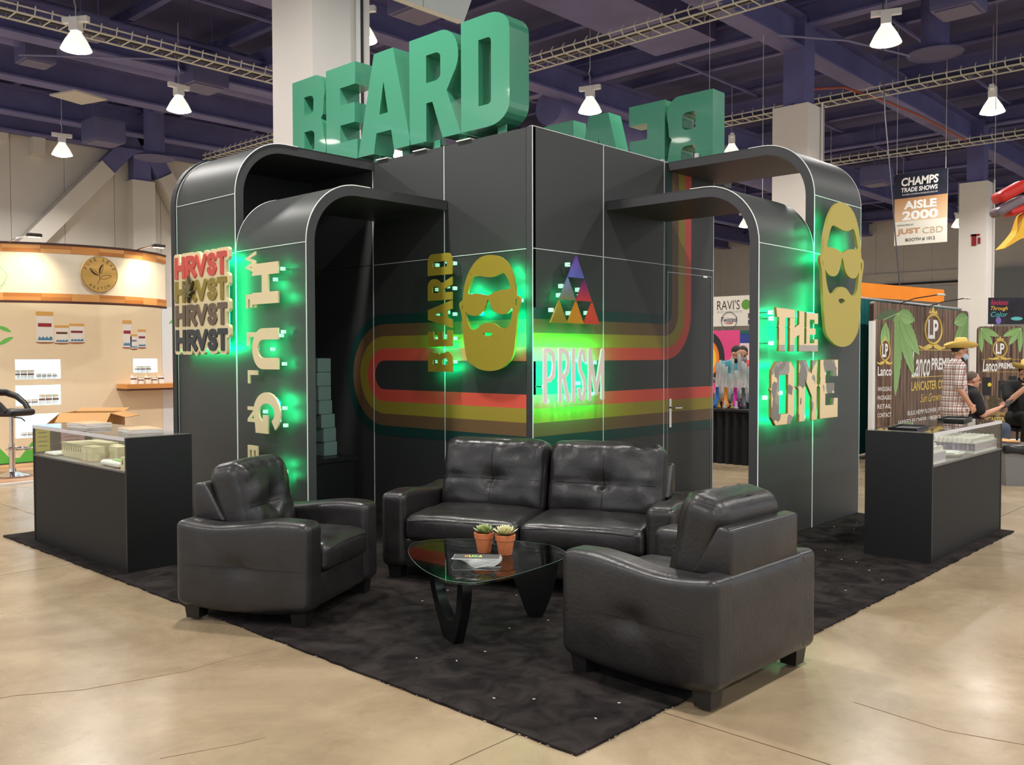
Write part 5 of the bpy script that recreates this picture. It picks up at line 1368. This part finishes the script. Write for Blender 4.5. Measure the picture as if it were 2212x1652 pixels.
def leaflets(t, cx, cz, specs, y, sx=1., m=None):
    for k_, (ang, ln, wd) in enumerate(specs):
        y = y-.0012
        a = math.radians(ang); d = Vector((math.cos(a), math.sin(a))); q = Vector((-d.y, d.x)); c = Vector((cx, cz)); N = 9; lo = []; hi = []
        for i in range(1, N):
            f = i/N; w_ = wd*math.sin(PI*min(1, f*.9+.08))**.9
            for ff, k in ((f, 1.0), (f+.03, .86)):
                lo.append(c+d*ln*ff+q*w_*k); hi.append(c+d*ln*ff-q*w_*k)
        L = [c]+lo+[c+d*ln*1.03]+hi[::-1]
        L = [(cx+(p.x-cx)*sx, p.y) for p in L]
        part('leaf_print', G().sheet([L], y), m or leafg, t)
        part('leaf_vein', G().tube([(cx, y-.001, cz), (cx+d.x*ln*.95*sx, y-.001, cz+d.y*ln*.95)], .006, 4), mat('vein_green', (176,204,140), .6), t)
leaflets(bk, .95, 2.2, ((-92,1.25,.14), (-66,1.05,.15), (-115,.95,.13), (-48,.85,.15), (-12,.45,.12)), -.002, 1.6)
leaflets(bk, .95, 2.2, ((195,.8,.13), (222,.95,.14)), .0, 1.3, leafd)
leaflets(bk, 4.3, 2.24, ((-95,.75,.13), (-128,.85,.15), (-165,.5,.13)), -.002, 1.5)
LPX = 2.52
def emblem(t, cx, cz, sx, sz, y, s=1.):
    part('emblem_oval', G().tube([(cx+x*sx, y, cz+z*sz) for x, z in arc(0,0,1,0,360,36)[:-1]], .022*s, 5, closed=True), prg, t)
    part('emblem_letters', G().text('LP', cx-sx*.62, cx+sx*.62, cz-sz*.66, cz+sz*.66, y-.002, bold=.03), prw, t)
    part('emblem_crown', G().sheet([[(cx-sx*.55,cz+sz*1.05), (cx-sx*.4,cz+sz*1.35), (cx-sx*.2,cz+sz*1.2), (cx,cz+sz*1.6), (cx+sx*.2,cz+sz*1.2), (cx+sx*.4,cz+sz*1.35), (cx+sx*.55,cz+sz*1.05), (cx,cz+sz*1.12)]], y), prg, t)
    for k in (-1, 1): part('emblem_scroll', G().sheet([[(cx,cz-sz*1.1), (cx+k*sx*.5,cz-sz*1.02), (cx+k*sx*1.1,cz-sz*1.22), (cx+k*sx*1.7,cz-sz*1.12), (cx+k*sx*1.5,cz-sz*1.32), (cx+k*sx*.8,cz-sz*1.42), (cx+k*sx*.2,cz-sz*1.3)]], y), prg, t)
emblem(bk, LPX, 1.98, .40, .24, -.004)
part('lettering', G().text('Lanco', 1.55, 2.40, 1.20, 1.62, -.004, bold=.01, shear=.25), prw, bk)
part('lettering', G().text('PREMIUM', 2.46, 3.75, 1.30, 1.50, -.004, bold=.03), prw, bk)
part('rule_line', G().box(1.55, 3.8, -.003, 0, 1.19, 1.2).box(1.55, 3.8, -.003, 0, 1.63, 1.64), prg, bk)
part('lettering', G().text('LANCASTER COUNTY', 1.55, 3.7, .98, 1.13, -.004, bold=.02), prg, bk)
part('lettering', G().text('Sun Grown Hemp', 1.95, 3.5, .74, .92, -.004, shear=.4), prg, bk)
part('lettering', G().text('BULK HEMP FLOWER | PACKAGED GOODS', 1.40, 4.1, .575, .67, -.004, bold=.01), prw, bk)
part('lettering', G().text('JARRED FLOWER | PREROLLS | HEMP SALVE', .98, 4.2, .44, .54, -.004, bold=.01), prw, bk)
part('white_edge', G().box(4.35, 4.42, -.01, .07, 0, 2.32), white_m, bk)
for (x, lb) in ((1.7, 'clip spotlight arm over the left of the hemp backdrop'), (3.0, 'clip spotlight arm over the middle of the hemp backdrop')):
    t = thing('clip_spotlight', lb, 'spotlight', (7.6+x, .1, 2.34), 0, 'clip spotlights on the hemp backdrop')
    part('arm', G().tube([(-.55,.1,-.0), (-.3,-.1,.1), (0,-.35,.16)], .009, 6), black_m, t); part('head', G().rbox((.04,-.38,.16), (.2,.07,.03), .01, 4), white_m, t)
# narrow side banner
sb = thing('side_banner', 'narrow barn-wood side banner left of the hemp backdrop', 'banner', (6.70, -.28, 0), -.22)
part('panel', G().plate([rr(0, .44, .02, 2.04, (.05,.06), 'tl tr')], 0, .05), bw, sb); part('white_edge', G().box(-.06, 0, -.005, .06, .0, 2.02), white_m, sb)
leaflets(sb, .22, 2.0, ((-75,.3,.05), (-105,.3,.05)), -.003, 1.2); emblem(sb, .22, 1.62, .11, .14, -.004, .5)
part('lettering', G().text('Lanco', .06, .38, 1.27, 1.40, -.004, bold=.02), prw, sb)
for k, wd in enumerate(('WHOLESALE', 'PACKAGED', 'RETAIL', 'CONTACT')): part('lettering', G().text(wd, .06, .38, 1.06-.12*k, 1.12-.12*k, -.004, bold=.01), prw, sb)
part('lettering', G().text('GROWN HERE', .04, .40, .50, .56, -.004), prg, sb); part('joint_print', G().sheet([arc(.24,.24,.025,0,360,16,.12)[:-1]], -.004), prw, sb)
# roll-up banner
ru = thing('rollup_banner', 'barn-wood roll-up banner with Lanco PREMIUM at the right edge', 'banner', (11.50, -.19, 0), FACE)
part('panel', G().plate([rr(0, .80, .05, 2.05, (.06,.07), 'tl tr')], 0, .02), bw, ru); part('base', G().rbox((.4,.05,.04), (.86,.2,.08), .02, 4), alu_m, ru)
leaflets(ru, .06, 2.02, ((-88,.42,.05), (-55,.36,.06), (-25,.34,.06)), -.003); leaflets(ru, .76, 2.02, ((-92,.42,.05), (-125,.36,.06), (-155,.34,.06)), -.003)
emblem(ru, .40, 1.66, .12, .14, -.004, .5)
part('lettering', G().text('Lanco', .10, .36, 1.26, 1.46, -.004, bold=.02, shear=.2), prw, ru); part('lettering', G().text('PREMIUM', .38, .74, 1.31, 1.41, -.004, bold=.03), prw, ru)
part('rule_line', G().box(.08,.76,-.003,0,1.25,1.255).box(.08,.76,-.003,0,1.47,1.475), prg, ru)
for (x, z, w_, h) in ((.10,.84,.15,.32), (.56,.92,.14,.26), (.38,.80,.05,.3), (.45,.80,.05,.3)): part('product_print', G().box(x, x+w_, -.003, 0, z, z+h), mat('pack_black', (26,26,27), .4), ru)
part('product_label', G().sheet([arc(.225,1.03,.035,0,360,16)[:-1]], -.004), mat('label_yellow', (228,206,70), .6), ru)
part('bud_print', G().sheet([[(.30+.10*math.cos(a)*(1+.15*math.sin(a*7)), .72+.12*math.sin(a)*(1+.15*math.cos(a*6))) for a in [2*PI*i/40 for i in range(40)]]], -.003), mat('bud_olive', (82,72,52), .8, var=(40,.4)), ru)
part('lettering', G().text('WWW.LANCOPREMIUM.COM', .04, .76, .49, .545, -.004), prg, ru); part('lettering', G().text('LANCASTER PA', .04, .62, .38, .46, -.004, bold=.02), prg, ru)
# poster, orange valance, aisle banner, inflatable
ps = thing('neon_poster', 'dark poster with neon script hanging above the roll-up banner', 'poster', (16.0, .88, 2.22), FACE)
part('sheet', G().box(0, 1.3, 0, .02, 0, .58), mat('poster_black', (30,28,40), .6, var=(5,.6)), ps)
for wd, z, rgb in (('Revolution', .42, (200,40,90)), ('Through', .28, (228,180,60)), ('Color', .16, (60,170,170))): part('lettering', G().text(wd, .05, .42, z, z+.11, -.002, shear=.3), mat('neon_%s' % wd, rgb, .5, emis=rgb, es=.25), ps)
part('ufo_print', G().sheet([arc(.62,.12,.13,0,360,20,.04)[:-1]], -.002), mat('ufo_teal', (96,190,190), .5), ps); part('astronaut_print', G().sheet([arc(.22,.08,.06,0,360,20,.08)[:-1]], -.002), mat('astro_lilac', (130,110,190), .5), ps)
for x in (.1,1.2): part('cord', G().cyl((x,.01,.58), (x,.01,7.98), .006, n=5), tray_m, ps)
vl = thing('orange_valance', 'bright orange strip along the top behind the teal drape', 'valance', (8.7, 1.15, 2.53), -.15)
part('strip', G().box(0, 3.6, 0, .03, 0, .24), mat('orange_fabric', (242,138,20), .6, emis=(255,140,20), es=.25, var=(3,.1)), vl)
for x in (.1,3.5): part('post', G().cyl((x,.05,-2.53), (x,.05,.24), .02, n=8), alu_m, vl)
ab = thing('aisle_banner', 'hanging CHAMPS trade shows banner for AISLE 2000', 'banner', (18.8, 3.97, 4.42), -PI/2)
part('sheet', G().box(0, 1.32, 0, .012, 0, 1.86), mat('banner_white', (222,218,206), .7), ab)
part('top_print', G().box(0, 1.32, -.001, 0, 1.22, 1.86), mat('banner_navy', (30,34,52), .6, var=(3,.5)), ab)
part('tan_print', G().box(0, 1.32, -.0012, 0, .62, 1.22), grad_mat('banner_tan', (182,136,92), (214,184,150), 2, .6), ab)
part('lettering_shadow', G().text('CHAMPS', .19, 1.12, 1.52, 1.74, -.002, bold=.06, shear=.1), black_m, ab)
part('lettering', G().text('CHAMPS', .17, 1.10, 1.53, 1.75, -.004, bold=.035, shear=.1), prw, ab)
part('lettering', G().text('TRADE SHOWS', .17, 1.08, 1.37, 1.49, -.004, bold=.03, shear=.1), prw, ab)
part('lettering', G().text('THE PREMIER COUNTERCULTURE B2B EXPO SINCE 1999', .19, 1.08, 1.29, 1.325, -.004), prw, ab)
part('lettering', G().text('AISLE', .24, 1.06, .92, 1.14, -.004, bold=.04), prw, ab)
part('lettering', G().text('2000', .20, 1.10, .64, .88, -.004, bold=.04), prw, ab)
part('lettering', G().text('SPONSORED BY', .07, .5, .50, .54, -.004), ink, ab)
part('lettering', G().text('JUST', .07, .66, .25, .43, -.004, bold=.035), mat('just_tan', (196,144,104), .6), ab)
part('lettering', G().text('CBD', .72, 1.22, .26, .42, -.004), mat('cbd_tan', (188,168,140), .6), ab)
part('lettering', G().text('BOOTH # 1012', .29, 1.03, .08, .17, -.004, bold=.01), ink, ab)
for x in (.05,1.27): part('cord', G().cyl((x,.006,1.86), (x,.006,5.78), .008, n=5), tray_m, ab)
t = thing('hanging_cable', 'thin dark cable dropping from the ceiling to the hemp backdrop', 'cable', (12.5, 1.9, 7.54))
part('line', G().tube([(0,0,2.6), (0,0,0), (.02,-.06,-1.3), (.06,-.18,-2.65), (.11,-.28,-4.0), (.15,-.36,-5.0)], .012, 6), mat('dark_cable', (60,58,62), .6), t)
fl = thing('inflatable_dragon', 'red and yellow inflatable flame poking in from the right edge', 'inflatable', (9.95, -1.36, 3.1), FACE)
Lf = [(-.50,.04), (-.36,.18), (-.26,.30), (-.22,.36), (-.20,.42), (-.17,.52), (-.14,.60), (-.05,.66), (.1,.72), (.45,.72), (.45,.30), (.12,.28), (.02,.26), (-.06,.30), (-.12,.24), (-.2,.22), (-.3,.16)]
part('flame', G().plate([chaikin(Lf, 2)], -.12, .12), mat('flame_yellow', (246,190,48), .4), fl, True, 30)
part('lip', G().rbox((.05,0,.80), (.5,.3,.14), .06, 8, M=Matrix.Rotation(-.5,4,'Y')), mat('dragon_grey', (118,104,112), .4), fl, True, 180)
part('jaw', G().rbox((.12,0,.70), (.5,.26,.12), .05, 8, M=Matrix.Rotation(-.35,4,'Y')), mat('dragon_red', (206,44,36), .4), fl, True, 180)
part('snout', G().rbox((.18,0,.98), (.5,.34,.18), .08, 8, M=Matrix.Rotation(-.5,4,'Y')), mat('dragon_red', (206,44,36), .4), fl, True, 180)
part('tether', G().cyl((.3,0,1.0), (.3,0,7.1), .006, n=5), tray_m, fl)
t = thing('cardboard_box', 'upright cardboard box on the floor beyond the right case', 'box', (6.95, -1.82, 0), FACE)
part('carton', G().box(-.32, .22, 0, .4, 0, .46), kraft, t); part('flap', G().box(-.32,.22,-.12,.0,.44,.447, M=None), kraft, t); part('tape', G().box(-.08,-.02,-.002,0,0,.46), mat('tape_tan', (176,128,76), .4), t)
t = thing('waste_bin', 'grey waste bin with a black liner beyond the right case', 'bin', (6.25, -2.2, 0), FACE)
part('body', G().plate([[(-.17,0),(.30,0),(.33,.42),(-.2,.42)]], 0, .4), mat('grey_bin', (112,110,108), .5), t)
part('liner', G().rbox((.065,.2,.43), (.56,.46,.10), .03, 8, lambda u, p: Vector((p.x, p.y, p.z+.03*noise.noise(p*14)))), mat('black_liner', (18,18,19), .25), t, True, 180)
# ================================================================ people
skin_m = mat('skin', (198,146,120), .55)
def hand(g, w, d, n, s=1., curl=.5):
    """wrist w, pointing d, palm normal n: palm, four fingers of unequal length and a thumb off its side"""
    w = Vector(w); d = Vector(d).normalized(); n = Vector(n); n = (n-d*n.dot(d)).normalized(); q = d.cross(n)
    pc = w+d*.045*s
    for k in range(3): g.limb([w+q*(k-1)*.018*s, w+d*.085*s+q*(k-1)*.026*s], [.017*s,.016*s])
    for k, (off, ln) in enumerate(((-.033,.062), (-.011,.075), (.011,.078), (.033,.070))):
        b = w+d*.085*s+q*off*s; m = b+(d*math.cos(curl)+n*math.sin(curl))*ln*.5*s; e = m+(d*math.cos(curl*2.1)+n*math.sin(curl*2.1))*ln*.5*s
        g.limb([b, m, e], [.0105*s,.0095*s,.008*s])
    b = w+d*.025*s+q*.028*s; m = b+(d*.6+q*.75+n*.3).normalized()*.04*s; e = m+(d*.85+q*.2+n*.5).normalized()*.035*s
    g.limb([b, m, e], [.0125*s,.011*s,.009*s])
def head(g, c, fwd, s=1., up=(0,0,1)):
    """skull, jaw, nose, ears around centre c, looking along fwd"""
    f = Vector(fwd).normalized(); u = Vector(up); u = (u-f*u.dot(f)).normalized(); r = f.cross(u)
    R = Matrix((r, f, u)).transposed(); c = Vector(c); W = lambda x, y, z: c+r*x*s+f*y*s+u*z*s
    g.ell(W(0,-.012,.025), (.077*s,.098*s,.092*s), 12, R=R)
    g.ell(W(0,.028,-.045), (.058*s,.066*s,.072*s), 10, R=R)
    g.ell(W(0,.072,-.075), (.026*s,.026*s,.026*s), 8, R=R)
    g.limb([W(0,.085,.03), W(0,.112,-.012)], [.010*s,.015*s])
    g.ell(W(0,.083,-.047), (.026*s,.014*s,.010*s), 8, R=R)
    for k in (-1, 1):
        g.ell(W(k*.079,-.008,-.002), (.010*s,.022*s,.033*s), 8, R=R)
        g.ell(W(k*.03,.078,.038), (.022*s,.014*s,.009*s), 8, R=R)
    return W, R
def eyes(t, W, s):
    for k in (-1, 1):
        part('eye', G().ell(W(k*.030,.082,.018), (.010*s,.010*s,.008*s), 6), mat('eye_dark', (30,24,22), .3), t, True, 180)
def straw_hat(t, W, tilt=0.):
    c = W(0,-.005,.065); M = Matrix.Translation(c) @ Matrix.Rotation(tilt, 4, 'Y')
    prof = [(0,.125), (.05,.13), (.075,.12), (.083,.10), (.092,.02), (.10,.0), (.14,-.004), (.195,.015), (.215,.035), (.217,.03), (.19,.006), (.14,-.014), (.09,-.01)]
    g = G().lathe([(r*.9, z) for r, z in prof], 28, sx=.95, sy=1.1)
    for v in g.v:
        rr_ = math.hypot(v.x, v.y)
        if rr_ > .12: v.z += 0.7*(rr_-.12)*(v.x/rr_)**2 - .15*(rr_-.12)*(v.y/rr_)**2
    g.v = [M @ v for v in g.v]
    o = part('straw_hat', g, mat('straw', (226,196,110), .7, bump=(120,.3)), t, True, 60)
    part('hat_band', G(M).lathe([(.089,.004), (.086,.03)], 28, sx=.955, sy=1.105), mat('straw_band', (196,156,76), .7), o, True)
def person(label, loc, rotz, build):
    t = thing('person', label, 'person', loc, rotz)
    build(t); return t
def skin_part(t, g, vox=.009): return part('body', blend_mesh(g, vox, 4), skin_m, t)
def cloth_part(t, name, g, m, vox=.012): return part(name, blend_mesh(g, vox, 5), m, t)
def plaid():
    m = mat('plaid_shirt', (226,216,206), .8); nt = m.node_tree; b = nt.nodes['Principled BSDF']; L = nt.links
    tc = nt.nodes.new('ShaderNodeTexCoord'); sp = nt.nodes.new('ShaderNodeSeparateXYZ'); L.new(tc.outputs['Object'], sp.inputs[0])
    ad = nt.nodes.new('ShaderNodeMath'); ad.operation = 'ADD'; L.new(sp.outputs[0], ad.inputs[0]); L.new(sp.outputs[1], ad.inputs[1])
    last = None
    for src, f, rgb, wd in ((ad.outputs[0], 14., (120,40,46), .32), (sp.outputs[2], 14., (120,40,46), .32), (ad.outputs[0], 14., (40,36,44), .14), (sp.outputs[2], 14., (40,36,44), .14)):
        mu = nt.nodes.new('ShaderNodeMath'); mu.operation = 'MULTIPLY'; mu.inputs[1].default_value = f; L.new(src, mu.inputs[0])
        a2 = nt.nodes.new('ShaderNodeMath'); a2.operation = 'ADD'; a2.inputs[1].default_value = .5 if wd < .2 else 0.; L.new(mu.outputs[0], a2.inputs[0])
        fr = nt.nodes.new('ShaderNodeMath'); fr.operation = 'FRACT'; L.new(a2.outputs[0], fr.inputs[0])
        ls = nt.nodes.new('ShaderNodeMath'); ls.operation = 'LESS_THAN'; ls.inputs[1].default_value = wd; L.new(fr.outputs[0], ls.inputs[0])
        sc_ = nt.nodes.new('ShaderNodeMath'); sc_.operation = 'MULTIPLY'; sc_.inputs[1].default_value = .62; L.new(ls.outputs[0], sc_.inputs[0])
        mx = nt.nodes.new('ShaderNodeMix'); mx.data_type = 'RGBA'; L.new(sc_.outputs[0], mx.inputs[0])
        mx.inputs[7].default_value = (*lin(rgb), 1)
        if last is None: mx.inputs[6].default_value = (*lin((228,218,208)), 1)
        else: L.new(last, mx.inputs[6])
        last = mx.outputs[2]
    L.new(last, b.inputs['Base Color']); return m
jeans = mat('dark_jeans', (44,48,56), .8); blk = mat('black_shirt', (24,24,26), .8); shoe_m = mat('dark_shoe', (30,28,28), .5)
hair_d = mat('dark_hair', (38,30,27), .7); hair_g = mat('grey_brown_hair', (92,78,66), .7)
def standing_plaid(t):
    # faces local -y, head bowed
    g = G(); f = Vector((0,-1,-.28))
    W, R = head(g, (0,-.035,1.60), f, 1.0)
    g.limb([(0,-.01,1.52), (0,.02,1.42)], [.055,.06])
    g.limb([(0,.02,1.38), (0,.02,1.05)], [.11,.11])
    LA = [(-.19,.02,1.38), (-.25,.05,1.10), (-.22,-.10,.90)]; RA = [(.19,.02,1.38), (.26,.03,1.10), (.20,-.12,.93)]
    for A in (LA, RA): g.limb(A, [.055,.042,.032])
    hand(g, (-.22,-.10,.90), (.1,-.5,-.8), (.8,.2,0)); hand(g, (.20,-.12,.93), (-.2,-.6,-.7), (-.8,.2,0))
    for k in (-1, 1): g.limb([(k*.09,.02,.92), (k*.11,.0,.50), (k*.12,.03,.09)], [.09,.06,.045])
    skin_part(t, g); eyes(t, W, 1.)
    h = G(); h.limb([(0,.03,1.36), (0,.02,1.18), (0,.02,.96)], [.145,.15,.165]); h.limb([(-.18,.02,1.39), (.18,.02,1.39)], [.085,.085])
    h.limb([(-.19,.02,1.38), (-.245,.045,1.16)], [.08,.072]); h.limb([(.19,.02,1.38), (.255,.03,1.16)], [.08,.072])
    h.limb([(0,.01,1.44), (0,.0,1.47)], [.075,.072])
    h.limb([(0,.02,.98), (0,.02,.80)], [.175,.185]); h.limb([(-.06,.02,.82), (.06,.02,.82)], [.15,.15])
    cloth_part(t, 'shirt', h, plaid())
    p = G()
    for k in (-1, 1): p.limb([(k*.08,.02,.82), (k*.11,.0,.50), (k*.12,.03,.09)], [.105,.085,.065])
    cloth_part(t, 'jeans', p, jeans)
    for k in (-1, 1): part('shoe', G().rbox((k*.12,-.03,.045), (.10,.28,.09), .035, 8), shoe_m, t, True, 180)
    part('hair', G().ell(W(0,-.025,.035), (.081,.096,.088), 10, R=R), hair_d, t, True, 180)
    part('beard', G().ell(W(0,.045,-.078), (.056,.055,.045), 10, R=R), hair_d, t, True, 180)
    part('face_mask', G().ell(W(0,.062,-.055), (.062,.062,.055), 10, R=R), mat('mask_blue', (168,190,208), .8), t, True, 180)
    straw_hat(t, W)
person('standing person in a plaid shirt and straw hat looking down', (7.32, -1.14, 0), .62, standing_plaid)
def seated_reader(t):
    g = G(); f = Vector((0,-1,-.22))
    W, R = head(g, (0,-.03,1.19), f, 1.0)
    g.limb([(0,.0,1.10), (0,.03,1.0)], [.06,.065]); g.limb([(0,.03,.95), (0,.02,.6)], [.13,.15])
    LA = [(-.20,.03,.97), (-.25,-.06,.70), (-.10,-.34,.78)]; RA = [(.20,.03,.97), (.28,-.08,.70), (.18,-.36,.56)]
    for A in (LA, RA): g.limb(A, [.06,.045,.033])
    hand(g, LA[2], (.4,-.8,.35), (0,.3,1)); hand(g, RA[2], (-.1,-.9,-.2), (0,0,1))
    for k in (-1, 1): g.limb([(k*.10,.02,.50), (k*.13,-.42,.50), (k*.13,-.40,.09)], [.10,.07,.05])
    skin_part(t, g); eyes(t, W, 1.)
    h = G(); h.limb([(0,.04,.93), (0,.0,.75), (0,.0,.56)], [.15,.19,.19]); h.limb([(-.18,.03,.98), (.18,.03,.98)], [.09,.09])
    h.limb([(-.20,.03,.97), (-.24,-.03,.76)], [.085,.075]); h.limb([(.20,.03,.97), (.27,-.05,.76)], [.085,.075]); h.limb([(0,.02,1.03), (0,.01,1.06)], [.085,.08])
    cloth_part(t, 'shirt', h, blk)
    p = G()
    for k in (-1, 1): p.limb([(k*.10,.02,.50), (k*.13,-.42,.50), (k*.13,-.40,.09)], [.125,.09,.07])
    p.limb([(-.08,.03,.50), (.08,.03,.50)], [.14,.14])
    cloth_part(t, 'trousers', p, mat('blue_jeans', (70,80,98), .8))
    for k in (-1, 1): part('shoe', G().rbox((k*.13,-.45,.045), (.10,.28,.09), .035, 8), shoe_m, t, True, 180)
    part('hair', G().ell(W(0,-.03,.038), (.081,.092,.088), 10, R=R), hair_g, t, True, 180)
    part('beard', G().ell(W(0,.05,-.085), (.05,.045,.03), 10, R=R), mat('grey_beard', (150,132,118), .8), t, True, 180)
    part('lanyard', G().tube([(-.10,.07,1.04), (-.11,-.11,.98), (-.04,-.20,.80), (0,-.205,.70), (.04,-.20,.80), (.11,-.11,.98), (.10,.07,1.04)], .008, 6), mat('lanyard_grey', (120,138,136), .7), t)
person('seated grey-haired person in a black shirt holding a dark tablet', (8.40, -1.0, 0), .70, seated_reader)
def seat(label, loc, rotz, h):
    t = thing('stool', label, 'stool', loc, rotz)
    part('seat', G().rbox((0,.03,h-.03), (.40,.38,.06), .02, 6), vinyl, t, True, 60)
    for a in (-1, 1):
        for b in (-1, 1): part('leg', G().cyl((a*.15,.03+b*.14,h-.06), (a*.19,.03+b*.18,0), .014, n=8), black_m, t)
    part('foot_ring', G().tube([(.17*math.cos(x), .03+.17*math.sin(x), .22) for x in [2*PI*i/20 for i in range(20)]], .01, 6, closed=True), chrome_m, t)
seat('low black stool under the grey-haired person', (8.40, -1.0, 0), .70, .385)
WT = Matrix.Translation((8.40,-1.0,0)) @ Matrix.Rotation(.70, 4, 'Z')
tl = thing('tablet', 'dark tablet held by the grey-haired person', 'tablet', tuple(WT @ Vector((-.06,-.47,.84))), .70)
part('case', G().rbox((0,0,0), (.20,.012,.15), .005, 4, M=Matrix.Rotation(.75,4,'X') @ Matrix.Rotation(.4,4,'Y')), mat('tablet_dark', (48,46,46), .4), tl); part('screen', G().box(-.09,.09,.0062,.007,-.065,.065, M=Matrix.Rotation(.75,4,'X') @ Matrix.Rotation(.4,4,'Y')), mat('screen_dark', (70,72,78), .2), tl)
def seated_phone(t):
    g = G(); f = Vector((.2,-1,-.3))
    W, R = head(g, (0,-.06,1.30), f, 1.0)
    g.limb([(0,-.02,1.21), (0,.03,1.10)], [.06,.065]); g.limb([(0,.03,1.05), (0,.02,.70)], [.14,.16])
    RA = [(-.22,.03,1.08), (-.30,-.14,.88), (-.10,-.32,1.14)]; LA = [(.22,.03,1.08), (.30,-.06,.82), (.15,-.30,.68)]
    for A in (LA, RA): g.limb(A, [.062,.047,.034])
    hand(g, RA[2], (.35,-.2,.9), (.6,.7,0), 1., .6); hand(g, LA[2], (-.3,-.9,-.1), (0,0,-1))
    for k in (-1, 1): g.limb([(k*.11,.02,.62), (k*.16,-.40,.62), (k*.16,-.32,.2)], [.11,.075,.05])
    skin_part(t, g); eyes(t, W, 1.)
    h = G(); h.limb([(0,.04,1.03), (0,.0,.85), (0,.0,.66)], [.16,.20,.20]); h.limb([(-.2,.03,1.09), (.2,.03,1.09)], [.095,.095])
    h.limb([(-.22,.03,1.08), (-.285,-.10,.93)], [.088,.08]); h.limb([(.22,.03,1.08), (.29,-.03,.90)], [.088,.08]); h.limb([(0,.02,1.14), (0,.01,1.17)], [.085,.08])
    cloth_part(t, 'shirt', h, blk)
    p = G()
    for k in (-1, 1): p.limb([(k*.11,.02,.62), (k*.16,-.40,.62), (k*.16,-.32,.2)], [.135,.10,.075])
    p.limb([(-.09,.03,.62), (.09,.03,.62)], [.15,.15]); cloth_part(t, 'trousers', p, mat('black_trousers', (26,25,27), .8))
    for k in (-1, 1): part('shoe', G().rbox((k*.16,-.36,.185), (.10,.28,.09), .035, 8), shoe_m, t, True, 180)
    part('hair', G().ell(W(0,-.03,.035), (.081,.092,.086), 10, R=R), hair_d, t, True, 180)
    part('beard', G().ell(W(0,.05,-.085), (.055,.05,.045), 10, R=R), hair_d, t, True, 180)
    straw_hat(t, W)
person('person in black with a straw hat holding up a phone', (9.18, -1.49, 0), -.75, seated_phone)
seat('tall black stool under the person with the phone', (9.18, -1.49, 0), -.75, .49)
WP = Matrix.Translation((9.18,-1.49,0)) @ Matrix.Rotation(-.75, 4, 'Z')
ph = thing('phone', 'dark phone held up by the person in the straw hat', 'phone', tuple(WP @ Vector((-.055,-.36,1.245))), -.75)
part('phone_body', G().rbox((0,0,0), (.078,.010,.155), .004, 4, M=Matrix.Rotation(1.2,4,'Y')), mat('phone_black', (22,22,24), .3), ph); part('phone_lens', G().box(-.06,-.04,-.007,-.005,-.02,.02), mat('lens_dark', (52,40,48), .2), ph)
def seller(col_m, hair, beard):
    def f(t):
        g = G(); W, R = head(g, (0,-.08,1.58), Vector((.1,-1,-.75)), 1.0)
        g.limb([(0,-.03,1.51), (0,.03,1.42)], [.058,.062]); g.limb([(0,.03,1.36), (0,.05,.95)], [.13,.14])
        for k in (-1, 1):
            A = [(k*.20,.03,1.37), (k*.25,-.05,1.12), (k*.14,-.26,1.02)]; g.limb(A, [.055,.042,.032]); hand(g, A[2], (-k*.3,-.9,-.2), (0,0,-1))
            g.limb([(k*.09,.04,.92), (k*.1,.03,.5), (k*.11,.05,.09)], [.09,.06,.045])
        skin_part(t, g, .012); eyes(t, W, 1.)
        h = G(); h.limb([(0,.04,1.34), (0,.04,.92)], [.155,.165]); h.limb([(-.18,.03,1.38), (.18,.03,1.38)], [.09,.09])
        for k in (-1, 1): h.limb([(k*.20,.03,1.37), (k*.25,-.05,1.12), (k*.17,-.2,1.05)], [.08,.062,.05])
        cloth_part(t, 'shirt', h, col_m, .015)
        p = G()
        for k in (-1, 1): p.limb([(k*.09,.04,.90), (k*.1,.03,.5), (k*.11,.05,.09)], [.115,.085,.065])
        cloth_part(t, 'trousers', p, jeans, .015)
        for k in (-1, 1): part('shoe', G().rbox((k*.11,.0,.045), (.10,.28,.09), .035, 6), shoe_m, t, True, 180)
        part('hair', G().ell(W(0,-.03,.038), (.083,.094,.09), 10, R=R), hair, t, True, 180)
        if beard: part('beard', G().ell(W(0,.045,-.08), (.058,.058,.055), 10, R=R), hair, t, True, 180)
        else: part('face_mask', G().ell(W(0,.062,-.055), (.062,.062,.055), 10, R=R), mat('mask_grey', (150,158,166), .8), t, True, 180)
    return f
person('bearded person in a teal shirt bending over the glass pipes', (7.60, 2.38, 0), -.35, seller(mat('teal_shirt', (70,140,150), .8), hair_d, True))
person('masked dark-haired person beside the one in the teal shirt', (8.30, 2.58, 0), -1.2, seller(mat('coral_shirt', (206,74,78), .8), hair_d, False))
